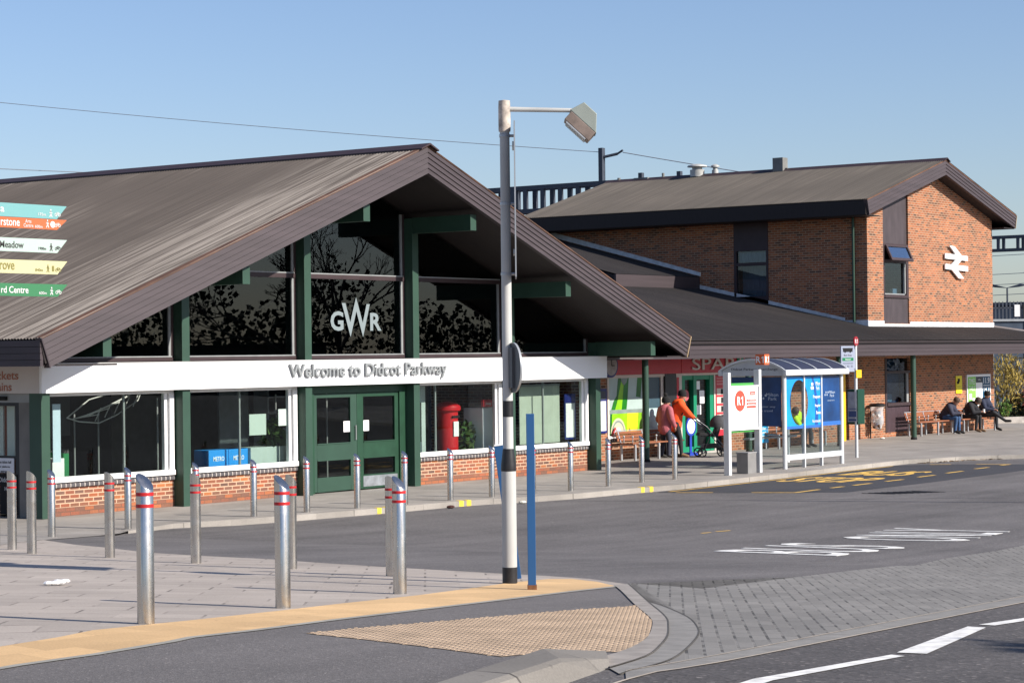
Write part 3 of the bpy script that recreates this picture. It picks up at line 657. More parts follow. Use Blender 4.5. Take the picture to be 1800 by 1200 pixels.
# slatted leaf shape built in place of a striped reflection in the first window
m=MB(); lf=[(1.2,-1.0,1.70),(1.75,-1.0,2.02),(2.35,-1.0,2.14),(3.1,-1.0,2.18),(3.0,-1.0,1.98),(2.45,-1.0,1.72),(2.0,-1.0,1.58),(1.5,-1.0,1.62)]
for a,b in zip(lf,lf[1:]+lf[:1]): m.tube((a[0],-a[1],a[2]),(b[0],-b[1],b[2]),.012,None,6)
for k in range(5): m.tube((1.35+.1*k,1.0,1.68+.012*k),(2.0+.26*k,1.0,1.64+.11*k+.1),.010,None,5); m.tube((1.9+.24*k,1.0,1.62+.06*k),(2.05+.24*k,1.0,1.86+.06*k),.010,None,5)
tag(obj('reflection_lattice',m,M('lattice_white',(.5,.5,.48),.6,var=0)),'pale slatted leaf shaped lattice standing in for a reflection in the first hall window','reflection')
bl=thing('window_blind','pale sage blind filling most of the right-hand hall window','blind',(15.2,.3,.7)); obj('blind',MB().fb(14.35,15.95,-.32,-.30,.70,2.02),M('blind_sage',(.40,.44,.37),.8,var=.05),bl); obj('rail',MB().fb(14.35,15.95,-.34,-.28,2.02,2.07),ALU,bl)
tag(obj('sliding_panel',MB().fb(10.3,10.98,-.42,-.38,.05,2.1,0).fb(10.62,10.8,-.36,-.35,.9,1.75,1),[M('panel_sage',(.42,.48,.46),.6,var=.05),DARK]),'grey green sliding panel inside the window left of the post box','panel')
m=MB().fb(16.05,16.5,-.25,-.22,.75,1.82,0).fb(16.09,16.46,-.22,-.215,.80,1.6,1); tag(obj('notice_board',m,[NVY,WPT]),'blue framed notice seen through the right-hand hall window','notice board')
m=MB(); m.ball((2.93,-.02,.63),.075,10,8,sx=1.5,sy=.7,sz=.55); tag(obj('dropped_bun',m,M('bun_brown',(.38,.17,.06),.8,var=.5,vscale=12),smooth=True),'brown bread bun left on the window ledge by a green post','food')
# ================================================================== SHOP AND CANOPY
BLP=M('black_pilaster',(.014,.014,.016),.4); SGR=M('shop_green',(.006,.20,.10),.4,var=.08); SRED=M('shop_red',(.42,.02,.035),.4,var=.05); TRM=M('trim_cream',(.55,.50,.44),.6,var=.06)
sh=thing('shop_building','brick station shop range under a low dark canopy between hall and office','building',(26.5,2.3,0))
def bp(name,mb,m,parent=None,**k): return obj(name,mb,m,parent or sh,**k)
w=MB().fb(17.12,20.8,-2.4,-2.2,0,2.62).fb(20.8,23.45,-2.4,-2.2,0,.56).fb(26.85,28.3,-2.4,-2.2,0,2.62).fb(28.3,33.6,-2.4,-2.2,0,2.62).fb(34.7,36.05,-3.4,-2.5,0,2.62); bp('wall',w,BRICK2)
bp('window_ledge',MB().fb(20.75,23.5,-2.25,-2.13,.56,.63),WPT,bevel=.006); bp('brick_sill',MB().fb(20.8,23.45,-2.2,-2.16,.48,.56),COPE)
wf=bp('shop_window',MB().fb(20.80,20.88,-2.3,-2.18,.63,2.12).fb(23.37,23.5,-2.3,-2.18,.63,2.12).fb(20.8,23.5,-2.3,-2.17,2.12,2.20),TRM)
PT=[M('poster_mist',(.36,.46,.43),.35,var=.15,vscale=1.5),M('bottle_green',(.008,.14,.01),.3,var=.35,vscale=2.5),M('bottle_lime',(.22,.50,.01),.3,var=.3,vscale=2),M('poster_yellow',(.78,.55,.02),.35,var=.2,vscale=2.),M('label_cream',(.50,.47,.33),.5,var=.1),M('label_grey',(.19,.24,.22),.5),M('film_blue',(.045,.085,.11),.3,var=.1),M('olive_shadow',(.13,.12,.02),.6),M('panel_pale_blue',(.42,.55,.56),.5,var=.05)]
pm=MB(); n=-2.22
def flat(pts,mi,dn): pm.prism([(s,-(n+dn),h) for s,h in pts],(0,.004,0),mi)
flat([(20.88,.63),(22.82,.63),(22.82,2.12),(20.88,2.12)],0,0)
flat([(22.82,.63),(23.37,.63),(23.37,1.3),(22.82,1.3)],8,0); flat([(22.82,1.3),(23.37,1.3),(23.37,2.12),(22.82,2.12)],6,0.001)
flat([(20.95,.63),(21.75,.63),(21.78,1.22),(21.0,1.22)],2,.005); flat([(20.93,.63),(21.02,.63),(21.06,1.26),(20.98,1.26)],1,.007)
flat([(21.02,1.3),(21.12,1.5),(21.28,1.66),(21.36,2.12),(21.86,2.12),(21.80,1.62),(21.74,1.3)],1,.005); flat([(21.2,1.3),(21.32,1.55),(21.5,2.05),(21.62,2.0),(21.55,1.55),(21.5,1.3)],2,.007)
flat([(22.2,1.62),(22.42,1.60),(22.5,2.12),(22.28,2.12)],1,.005); flat([(22.68,1.25),(22.80,1.25),(22.80,2.12),(22.7,2.12)],1,.005)
flat([(21.74,.63),(22.82,.63),(22.82,1.22),(21.78,1.22)],3,.006); flat([(22.22,.63),(22.5,.63),(22.54,1.22),(22.3,1.22)],2,.008)
flat([(20.93,1.20),(22.8,1.20),(22.8,1.30),(20.93,1.30)],5,.009)
flat([(21.78,.63),(21.93,.63),(21.90,.78),(21.86,.82)],7,.009); flat([(22.68,.63),(22.8,.63),(22.8,.74)],7,.009)
for rr,mi,dn in ((.34,4,.010),(.29,5,.012),(.25,4,.014),(.15,8,.016)):
    flat([(21.33+rr*1.05*math.cos(a*PI/12),.66+rr*1.25*math.sin(a*PI/12)) for a in range(13)],mi,dn)
flat([(21.46,2.12),(21.52,2.0),(21.62,1.93),(21.74,2.0),(21.8,2.12)],5,.012)
obj('window_poster',pm,PT,wf)
m=MB().prism([(20.92,2.15,.60),(21.28,2.15,.60),(21.10,2.15,.86)],(0,.02,0),0); m.prism([(20.99,2.146,.635),(21.21,2.146,.635),(21.10,2.146,.79)],(0,.01,0),1); tag(obj('warning_triangle',m,[SRED,WPT]),'small red and white triangular warning sign leaning on the shop ledge','sign')
bp('pilaster',MB().fb(23.5,24.05,-2.5,-2.12,0,2.2),BLP); bp('lintel',MB().fb(17.12,28.3,-2.3,-2.14,2.14,2.20),TRM)
dr=bp('shop_door',MB().fb(24.38,24.55,-2.3,-2.16,.06,2.14).fb(24.98,25.14,-2.3,-2.15,.06,2.14).fb(25.85,26.05,-2.3,-2.16,.06,2.14).fb(24.38,26.05,-2.3,-2.17,2.02,2.14).fb(24.38,26.05,-2.3,-2.17,.06,.2),SGR)
obj('pane',MB().fb(24.55,25.85,-2.26,-2.25,.2,2.02),GLW,dr)
obj('door_notices',MB().fb(25.2,25.45,-2.24,-2.235,1.75,1.98).fb(25.42,25.68,-2.24,-2.235,1.36,1.72).fb(25.22,25.50,-2.24,-2.235,1.06,1.32).fb(24.72,24.82,-2.24,-2.235,1.55,1.62),WPT,dr)
dm=MB(); dm.tube((24.72,2.236,1.60),(24.72,2.230,1.60),.15,None,20); obj('door_sticker',dm,M('sticker_pink',(.45,.09,.11),.5),dr)
bp('step',MB().fb(24.3,26.1,-2.5,-2.05,0,.055),M('step_stone',(.35,.33,.30),.8)); bp('door_jamb',MB().fb(24.05,24.2,-2.3,-2.13,0,2.14).fb(24.2,24.38,-2.3,-2.15,0,2.14,0).fb(26.05,26.12,-2.3,-2.14,0,2.14),TRM)
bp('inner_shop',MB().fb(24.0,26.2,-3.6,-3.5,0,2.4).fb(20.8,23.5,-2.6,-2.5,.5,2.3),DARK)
bp('poster_strip',MB().fb(24.07,24.19,-2.12,-2.115,.7,2.1),SRED)
pp=bp('price_panel',MB().fb(26.14,26.80,-2.19,-2.15,.45,2.12),SRED)
m=MB()
for k in range(5): m.fb(26.20,26.62,-2.148,-2.144,.62+.24*k,.80+.24*k,0); m.fb(26.42,26.60,-2.143,-2.140,.635+.24*k,.785+.24*k,1)
for k in range(3): m.fb(26.2,26.7,-2.148,-2.144,1.86+.08*k,1.90+.08*k,2)
obj('price_tag',m,[TRM,DARK,M('faded_red',(.5,.2,.2),.6)],pp)
bp('end_jamb',MB().fb(26.80,26.86,-2.3,-2.13,0,2.14),TRM)
bp('shop_window',MB().fb(27.0,28.0,-2.19,-2.16,1.0,2.1,0).fb(27.05,27.5,-2.158,-2.155,1.25,2.05,1).fb(27.5,27.95,-2.158,-2.155,1.25,2.05,2).fb(27.5,27.95,-2.154,-2.152,1.25,1.42,3),[TRM,M('shade_glass',(.02,.025,.03),.2),M('poster_olive',(.30,.32,.04),.5,var=.3),M('poster_orange',(.42,.13,.03),.5)])
s2=thing('shop_sign','red fascia sign with pale block lettering above the shop window and door','sign',(24.2,2.15,2.4))
obj('board',MB().fb(20.3,28.2,-2.14,-2.06,2.205,2.60).fb(24.22,24.25,-2.14,-2.05,2.205,2.60,0),SRED,s2)
m=MB(); text(m,'SPAR',2.36,.33,fmap(25.92,-2.04,2.45),.012,.004); obj('lettering',m,M('letter_grey',(.52,.47,.43),.5,var=0),s2)
m=MB().fb(27.16,27.5,-2.055,-2.03,2.3,2.6,0).fb(27.28,27.34,-2.03,-2.02,2.3,2.6,1); obj('emblem',m,[SGR,TRM],s2)
# wall clock and blue framed timetable beside the hall
t=thing('wall_clock','round dark rimmed clock fixed high on the shaded wall beside the red shop sign','clock',(20.72,2.1,2.45))
obj('rim',MB().tube((20.72,2.1,2.45),(20.72,2.0,2.45),.31,None,32),NVY,t,True); obj('face',MB().tube((20.72,2.02,2.45),(20.72,1.992,2.45),.26,None,32),M('clock_face',(.33,.29,.28),.5,var=.2,vscale=6),t)
obj('hand',MB().fb(20.71,20.73,-1.99,-1.985,2.45,2.64).fb(20.72,20.86,-1.99,-1.985,2.44,2.46),DARK,t)
m=MB().fb(20.22,20.72,-2.19,-2.15,.72,1.86,0).fb(20.26,20.67,-2.15,-2.145,.78,1.54,1).fb(20.26,20.67,-2.15,-2.145,1.58,1.80,2); tag(obj('timetable_board',m,[NVY,WPT,M('timetable_dark',(.06,.07,.09),.6)]),'blue framed white timetable poster on the brick beside the beer poster window','notice board')
# round green canopy posts are separate posts
for lab,s,n in (('round green canopy post in front of the beer poster window',20.57,-.87),('round green canopy post hidden behind the white bus stop notice board',25.62,-.8),('round green canopy post behind the grey bus stop flag',30.68,-.70),('round green canopy post just left of the seated men',35.65,-.78)):
    t=thing('canopy_post',lab,'post',(s,-n,0),0,'green canopy posts'); obj('shaft',MB().lathe([(.085,.0),(.085,2.62)],n=20),GRN,t,True,world=False); obj('base_collar',MB().lathe([(.10,.0),(.10,.06),(.086,.08)],n=20),DARK,t,True,world=False)
cs=lambda n:3.07+.218*(-.48-n)
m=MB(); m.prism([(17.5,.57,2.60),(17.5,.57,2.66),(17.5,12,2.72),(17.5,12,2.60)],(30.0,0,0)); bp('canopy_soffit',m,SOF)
m=MB()
for i in range(4): m.fb(17.6,47.6,-.57,-.535,2.60+i*.112,2.60+i*.112+.104)
m.fb(17.6,47.6,-.61,-.56,2.60,3.05)
for i in range(4): m.fb(47.57,47.6,-2.5,-.42,2.60+i*.112,2.60+i*.112+.104)
bp('canopy_fascia',m,PUR)
def corr2(mb,s0,s1,nE,hE,nR,hR,pitch=.0762,amp=.011,cut=None):
    k=int((s1-s0)/pitch*6); vs=[];fs=[]
    for i in range(k+1):
        s=s0+(s1-s0)*i/k; o=amp*math.sin(2*PI*i/6)+amp; f=1. if cut is None else cut(s)
        nr=nE+(nR-nE)*f; hr=hE+(hR-hE)*f
        vs+= [(s,-nE,hE+o),(s,-nr,hr+o),(s,-nE,hE+o-.012)]
    for i in range(k): fs+=[(3*i,3*i+1,3*i+4,3*i+3),(3*i,3*i+3,3*i+5,3*i+2)]
    return mb.add(vs,fs)
m=MB(); corr2(m,17.6,36.04,-.48,3.07,-12.,cs(-12.)); corr2(m,36.04,45.5,-.48,3.07,-2.46,cs(-2.46)); corr2(m,45.5,47.62,-.48,3.07,-2.46,cs(-2.46),cut=lambda s:max(.01,(47.64-s)/2.14))
m.prism([(45.5,2.46,cs(-2.46)-.01),(47.62,.33,3.06),(47.62,3.0,3.06)],(0,0,.01)); m.prism([(17.6,.45,3.02),(47.6,.45,3.02),(45.5,2.5,cs(-2.46)-.03),(17.6,12,cs(-12)-.05)],(0,0,.01)) if False else None
bp('canopy_roof',m,ROOF3)
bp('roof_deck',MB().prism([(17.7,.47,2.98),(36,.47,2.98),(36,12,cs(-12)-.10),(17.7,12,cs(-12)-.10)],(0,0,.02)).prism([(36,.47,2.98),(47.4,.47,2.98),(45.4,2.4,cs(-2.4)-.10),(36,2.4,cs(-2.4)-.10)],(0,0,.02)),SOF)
bp('roof_verge',MB().prism([(45.5,2.46,cs(-2.46)+.02),(47.62,.33,3.09),(47.66,.36,3.13),(45.54,2.49,cs(-2.46)+.06)],(0,0,.02)),M('hip_trim',(.16,.14,.135),.7))
m=MB().prism([(31.,8.7,4.78),(31.,8.7,5.22),(31.,15,6.86),(31.,15,6.3)],(5.0,0,0)); bp('upper_roof',m,SOF)
m=MB(); 
k=int(5/.0762*6)
vs=[];fs=[]
for i in range(k+1):
    s=31.+5.0*i/k; o=.011*math.sin(2*PI*i/6)+.03; vs+=[(s,8.62,5.22+o),(s,15,6.86+o)]
for i in range(k): fs.append((2*i,2*i+1,2*i+3,2*i+2))
m.add(vs,fs); bp('upper_roof_sheet',m,ROOF3)
bp('upper_fascia',MB().fb(31.0,36.0,-8.7,-8.62,4.72,5.24),PUR)
# doorways at the right end of the shop range
bp('yellow_door',MB().fb(33.62,34.1,-2.6,-2.3,0,2.3,0).fb(34.1,34.34,-2.6,-2.42,0,2.3,1),[M('signal_yellow',(.72,.42,.015),.5,var=.08),M('signal_orange',(.45,.20,.015),.5,var=.1)])
bp('dark_doorway',MB().fb(34.34,34.8,-3.4,-3.2,0,2.6),DARK)
# ================================================================== OFFICE
of=thing('office_building','two storey red brick office with shallow gabled brown roof','building',(40.8,8.5,0))
def op(name,mb,m,parent=None,**k): return obj(name,mb,m,parent or of,**k)
S0,S1,OX=36.05,45.5,40.77
oh=lambda s,t=8.98: t-.279*abs(s-OX)
wall=MB(); nf=-2.5
# gable wall with the window strip left open
def gpoly(a,b,h0): 
    ss=[a]+([OX] if a<OX<b else [])+[b]; return [(a,h0),(b,h0)]+[(s,oh(s,8.62)) for s in ss[::-1]]
for a,b,h0 in ((S0,37.15,0),(38.95,S1,0)): wall.prism([(s,-nf,h) for s,h in gpoly(a,b,h0)],(0,.3,0))
wall.fb(37.15,38.95,-2.8,-2.5,2.5,3.62); wall.fb(37.15,38.95,-2.8,-2.5,0,.14)
for a,b in ((2.801,6.05),(7.32,15.2)): wall.box(S0,S0+.3,a,b,0,7.35)
wall.box(S0,S0+.3,6.05,7.32,0,4.0); wall.box(S1-.3,S1,2.801,15.2,0,7.3); wall.box(S0,S1,15.2,15.5,0,7.3)
op('wall',wall,BRICK2)
op('lead_flashing',MB().fb(S0-.02,37.12,-2.5,-2.47,3.48,3.70).fb(37.12,38.98,-2.5,-2.46,3.48,3.60).fb(38.98,S1+.02,-2.5,-2.47,3.46,3.68).box(S0-.03,S0,2.48,3.3,3.5,3.72).prism([(S0-.03,3.3,3.62),(S0-.03,12.,cs(-12.)-.02),(S0-.03,12.,cs(-12)+.16),(S0-.03,3.3,3.80)],(.03,0,0)).prism([(S0-.06,8.6,5.28),(S0-.06,15,6.92),(S0-.06,15,7.10),(S0-.06,8.6,5.40)],(.06,0,0)),M('lead',(.60,.61,.62),.6,var=.18,vscale=5))
ST=M('panel_stained',(.052,.040,.044),.6,var=.22,vscale=2.2,stretch=(2.,1,.7))
def gpanel(name,h0,h1,m): return op(name,MB().fb(37.15,38.95,-2.62,-2.54,h0,h1),m)
op('gable_panel',MB().prism([(37.15,2.56,6.17),(38.95,2.56,6.17),(38.95,2.56,oh(38.95,8.6)),(37.15,2.56,oh(37.15,8.6))],(0,.06,0)),ST); gpanel('gable_panel',3.60,4.44,ST)
w=op('window',MB().fb(37.15,37.25,-2.62,-2.5,4.44,6.17).fb(38.8,38.95,-2.62,-2.5,4.44,6.17).fb(37.25,38.8,-2.62,-2.5,6.10,6.17).fb(37.25,38.8,-2.62,-2.5,5.56,5.66).fb(37.25,38.8,-2.62,-2.49,4.44,4.54),FRM)
obj('pane',MB().fb(37.25,38.8,-2.60,-2.595,4.54,5.56),GLT,w); obj('bead',MB().fb(37.25,37.29,-2.59,-2.54,4.54,5.56).fb(38.72,38.8,-2.59,-2.53,4.54,5.56).fb(37.25,38.8,-2.59,-2.53,4.54,4.58),ALU,w)
sash=MB(); a=math.radians(24)
def sb(x0,x1,d0,d1,q0,q1,mi=0):   # box in the tilted sash: q down from the hinge, d outward
    pts=[]
    for d in (d0,d1):
        for x,q in ((x0,q0),(x1,q0),(x1,q1),(x0,q1)): pts.append((x,2.50-(q*math.sin(a)+d*math.cos(a)),6.10-(q*math.cos(a)-d*math.sin(a))))
    sash.add(pts,[(0,1,2,3),(7,6,5,4),(0,4,5,1),(1,5,6,2),(2,6,7,3),(3,7,4,0)],mi)
sb(37.25,37.33,0,.06,0,.54); sb(38.72,38.8,0,.06,0,.54); sb(37.33,38.72,0,.06,0,.05); sb(37.33,38.72,0,.06,.45,.54); sb(37.33,38.72,.02,.03,.05,.45,1)
obj('open_sash',sash,[FRM,glass('sash_glass',(.45,.5,.55),7.)],w)
obj('interior',MB().fb(37.15,38.95,-4.5,-4.4,4,6.4,0).fb(37.3,38.2,-3.4,-3.1,4.5,5.0,1).fb(38.2,38.25,-3.2,-3.1,4.5,5.25,1).fb(38.4,38.75,-2.9,-2.8,4.5,4.75,2),[DARK,M('chair_tan',(.42,.22,.06),.7),M('paper_grey',(.35,.40,.42),.7)],w)
# shaded side wall: dark strip with two windows, downpipe
op('side_panel',MB().box(S0-.03,S0+.02,6.05,7.32,6.10,7.05).box(S0-.03,S0+.02,6.05,7.32,4.0,4.5),FRM)
w=op('window',MB().box(S0-.03,S0+.1,6.05,6.12,4.5,6.1).box(S0-.03,S0+.1,7.24,7.32,4.5,6.1).box(S0-.03,S0+.1,6.12,7.24,5.56,5.66).box(S0-.03,S0+.1,6.12,7.24,6.04,6.1).box(S0-.03,S0+.1,6.12,7.24,4.5,4.56),FRM)
obj('pane',MB().box(S0+.04,S0+.045,6.12,7.24,4.56,6.04),GLT,w); obj('blind',MB().box(S0+.12,S0+.14,6.15,7.2,5.68,6.0).box(S0+.5,S0+.6,6.1,7.3,4.4,6.1),M('blind_grey',(.28,.31,.33),.8,var=.3,vscale=9,stretch=(1,4,.3)),w)
op('downpipe',MB().tube((S0-.07,2.95,3.66),(S0-.07,2.95,7.05),.045,None,12),GRN,smooth=True)
# roof
rf=MB(); corr(rf,35.10,7.44,OX,9.02,-1.98,-15.4); op('roof_slope',rf,ROOF2); rf=MB(); corr(rf,46.44,7.44,OX,9.02,-1.98,-15.4); op('roof_slope',rf,ROOF2)
op('ridge_cap',MB().prism([(OX-.25,1.92,8.96),(OX,1.92,9.06),(OX+.25,1.92,8.96),(OX,1.92,9.09)],(0,13.5,0)),FRM)
sf=MB().prism([(35.16,2.02,7.0),(OX,2.02,8.54),(OX,2.02,8.96),(35.14,2.02,7.38)],(0,13.3,0)); sf.prism([(46.38,2.02,7.0),(OX,2.02,8.54),(OX,2.02,8.96),(46.4,2.02,7.38)],(0,13.3,0)); op('soffit',sf,SOF)
barge(of,(35.22,6.97),(OX,8.52),1,2,.45,4,PUR,-2.0); barge(of,(46.32,6.97),(OX,8.52),1,2,.45,4,PUR,-2.0)
op('eaves_board',MB().fb(35.10,35.15,-15.4,-2.05,6.97,7.42).fb(35.15,36.05,-15.4,-2.05,6.95,6.98).fb(46.39,46.44,-15.4,-2.05,6.97,7.42).fb(45.5,46.39,-15.4,-2.05,6.95,6.98),SOF)
def flue(s,y,h,r):
    m=MB().tube((s,y,h-.5),(s,y,h+.25),r*.5,None,16).tube((s,y,h+.05),(s,y,h+.30),r*.72,r*.72,16).tube((s,y,h+.30),(s,y,h+.40),r*.5,None,16).lathe([(r,h+.40),(r*.95,h+.45),(r*.4,h+.5),(0,h+.51)],s,y,16); return m
op('flue',flue(OX,11.57,8.95,.36),M('flue_grey',(.40,.40,.38),.6,.1,var=.25,vscale=4),smooth=True); op('flue',flue(OX+.2,10.95,8.92,.16),M('flue_grey',(.40,.40,.38)),smooth=True)
op('vent_box',MB().box(OX-.2,OX+.15,8.0,8.4,8.8,9.46).box(OX-.05,OX+.35,7.9,8.5,8.75,9.1),M('vent_grey',(.17,.17,.16),.7,var=.2))
op('roof_vent',MB().box(OX-.1,OX+.1,13.6,14.2,8.9,9.10).tube((OX,13.0,8.9),(OX,13.0,9.22),.05).tube((OX,14.9,8.9),(OX,14.9,9.15),.06),M('vent_grey',(.2,.2,.2)))
# ground floor window and panel
w=op('window',MB().fb(37.15,37.27,-2.62,-2.48,.14,2.5).fb(38.98,39.1,-2.62,-2.48,.14,2.5).fb(37.27,38.98,-2.62,-2.48,2.02,2.1).fb(37.27,38.98,-2.62,-2.46,.98,1.08),FRM)
obj('pane',MB().fb(37.27,38.98,-2.60,-2.595,1.08,2.5),GLT,w); obj('bead',MB().fb(37.27,37.32,-2.59,-2.52,1.08,2.02).fb(38.8,38.98,-2.59,-2.55,1.08,2.02),ALU,w); obj('lower_panel',MB().fb(37.27,38.98,-2.62,-2.54,.14,.98),M('panel_plum',(.048,.027,.034),.6,var=.2,vscale=3,stretch=(3,1,1.5)),w)
obj('inner_blind',MB().fb(37.3,38.95,-2.95,-2.9,1.0,2.5,0).fb(37.35,38.3,-2.85,-2.84,1.1,1.35,1),[M('blind_blue',(.015,.05,.11),.7,var=.2),M('sill_papers',(.25,.33,.36),.7)],w)
op('brick_pier',MB().fb(39.1,39.12,-2.52,-2.495,0,2.55),BRICK2)
# emblem: double arrow
t=thing('railway_emblem','white double arrow emblem mounted on the sunlit brick gable','sign',(42.35,2.45,5.68))
px=lambda x,y:(41.52+(x-255)*.002945,6.24-(y-205)*.001335)
em=MB()
def shape(pts,k): em.prism([(px(*p)[0],2.40-.001*k,px(*p)[1]) for p in pts],(0,.05,0))
shape([(255,405),(855,440),(855,565),(255,535)],0); shape([(255,668),(855,700),(855,828),(255,798)],1)
shape([(370,205),(500,215),(690,440),(545,424)],2); shape([(545,548),(680,556),(570,684),(425,676)],3); shape([(420,806),(575,814),(740,1018),(605,1018)],4)
obj('arrows',em,WSH,t); obj('standoff',MB().fb(41.7,43.1,-2.5,-2.45,5.78,5.90).fb(41.7,43.1,-2.5,-2.45,5.42,5.52),DARK,t)
m=MB().fb(42.38,42.84,-2.5,-2.47,1.28,1.87,0).fb(42.5,42.66,-2.47,-2.466,1.66,1.78,1).fb(42.44,42.6,-2.47,-2.466,1.60,1.69,1).fb(42.45,42.78,-2.47,-2.466,1.50,1.52,2).fb(42.45,42.78,-2.47,-2.466,1.36,1.38,2)
tag(obj('yellow_notice',m,[M('notice_yellow',(.80,.66,.01),.5,var=.03),DARK,M('notice_olive',(.4,.33,.02),.6)]),'tall yellow warning notice on the office brick above the benches','sign')
t=thing('poster_case','white framed triple poster case on the brick behind the seated men','poster case',(44.2,2.46,1.36))
obj('frame',MB().fb(43.20,45.12,-2.5,-2.45,.82,1.90),WPT,t)
m=MB().fb(43.27,43.88,-2.45,-2.444,.9,1.82,0).fb(43.90,44.42,-2.45,-2.444,.9,1.82,1).fb(43.90,44.42,-2.444,-2.440,1.62,1.82,2).fb(44.44,45.06,-2.45,-2.444,.9,1.82,3).fb(43.35,43.55,-2.444,-2.44,1.05,1.25,1).fb(43.6,43.8,-2.444,-2.44,.98,1.1,1)
text(m,'TIMES',.5,.2,fmap(43.57,-2.44,1.66),.001,.0,1); text(m,'TABLE',.5,.16,fmap(43.57,-2.44,1.43),.001,.0,1); text(m,'11.9',.5,.2,fmap(44.75,-2.44,1.68),.001,.01,1); text(m,'14.3',.45,.14,fmap(44.75,-2.44,1.38),.001,.01,1); text(m,'info',.2,.06,fmap(44.16,-2.437,1.72),.001,.0,1)
m.fb(44.5,45.0,-2.444,-2.44,1.5,1.52,1); m.fb(44.0,44.3,-2.444,-2.44,1.3,1.305,0); m.fb(44.0,44.3,-2.444,-2.44,1.2,1.205,0)
obj('poster',m,[M('poster_lime',(.22,.60,.08),.5,var=.04),WPT,M('poster_charcoal',(.03,.04,.05),.5),M('poster_teal',(.008,.07,.14),.5,var=.05)],t)
# ================================================================== STREET FURNITURE
STEEL=None
def steel():
    m,nt,b=base_mat('brushed_steel'); b.inputs['Metallic'].default_value=1.; b.inputs['Roughness'].default_value=.33
    v=coords(nt,(60,60,1.5)); c=ramp(nt,noise(nt,v,3,2),[(.3,(.46,.44,.41)),(.7,(.62,.595,.56))]); nt.links.new(c,b.inputs['Base Color'])
    w=coords(nt); r=ramp(nt,noise(nt,w,9,3),[(.3,.20),(.7,.32)]); nt.links.new(r,b.inputs['Roughness']); return m
STEEL=steel(); BAND=M('band_red',(.42,.012,.015),.5,var=.08); RUB=M('pole_black',(.016,.016,.018),.45,var=.3,vscale=14)
def make_bollard():
    t=thing('bollard','','bollard',(0,0,0),0,'stainless steel bollards with twin red bands')
    m=MB(); n=28; r=.058; vs=[];fs=[]
    for i in range(n): a=2*PI*i/n; vs.append((r*math.cos(a),r*math.sin(a),-.03))
    for i in range(n): a=2*PI*i/n; vs.append((r*math.cos(a),r*math.sin(a),.947-r*math.cos(a)*.95-.004))
    for i in range(n): a=2*PI*i/n; vs.append((.95*r*math.cos(a),.95*r*math.sin(a),.947-.95*r*math.cos(a)*.95))
    for k in range(2):
        for i in range(n): fs.append((k*n+i,k*n+(i+1)%n,(k+1)*n+(i+1)%n,(k+1)*n+i))
    fs.append(tuple(range(2*n,3*n))); m.add(vs,fs); obj('post',m,STEEL,t,True,world=False)
    for z in (.852,.774): obj('band',MB().lathe([(.0583,z),(.0597,z+.001),(.0597,z+.023),(.0583,z+.024)],n=28,cap=False),BAND,t,True,world=False)
    return t
B0=make_bollard()
far=[(-4.0,4.33,'steel bollard on the pavement corner beside the leftmost green column'),(-1.31,3.17,'slim steel bollard in front of the left half of the first hall window'),(.41,3.02,'steel bollard mostly hidden behind a nearer one at the second green column'),(1.65,3.20,'steel bollard before the blue newspaper bins, by a yellow kerb mark'),(2.9,3.32,'steel bollard in front of the left leaf of the green double doors'),(4.1,3.48,'steel bollard standing before the middle of the green double doors'),(5.25,3.66,'steel bollard behind the nearer pair, before the column right of the doors'),(6.58,3.70,'steel bollard in front of the red post box window'),(7.71,3.84,'steel bollard half hidden to the left of the lamp column'),(8.79,4.05,'steel bollard half hidden behind the upright blue post'),(9.95,4.15,'steel bollard in front of the pale blind window, right of the blue post'),(11.57,3.98,'steel bollard just right of the rightmost green column of the hall'),(13.1,3.82,'steel bollard in front of the round green post and timber bench'),(14.3,3.90,'steel bollard in front of the pair with the pushchair, last along the kerb')]
near=[(-7.42,7.05,'steel bollard cut off by the left edge of the picture',0),(-7.95,7.98,'steel bollard in front of the side entrance notice, leftmost whole one',0),(-8.63,9.11,'steel bollard in front of the dark flank of the leftmost column',0),(-8.71,10.54,'steel bollard on the plaza edge before the middle of the first hall window',0),(-9.05,12.26,'steel bollard on the plaza edge before the second green column',0),(-9.28,13.88,'steel bollard on the plaza edge behind the near one with the broad slanted top',0),(-9.68,15.57,'steel bollard almost hidden directly behind a nearer one left of the lamp column',0),(-16.33,18.91,'largest and nearest steel bollard, at the edge of the buff strip',1),(-14.37,18.36,'near steel bollard at the middle of the buff strip edge',1),(-12.17,17.70,'near steel bollard left of the lamp column with sun glint on its top',1)]
first=True
for tup in [(s,n,l,1) for s,n,l in far]+near:
    s,n,l,k=tup
    o=B0 if first else copy_tree(B0); first=False
    o.location=(s,-n,gh(s,n)-(0. if k==1 and n<6 else .017)); o.rotation_euler=(0,0,-PI/2*.94+random.uniform(-.1,.1) if k else random.uniform(-.1,.1)); o['label']=l
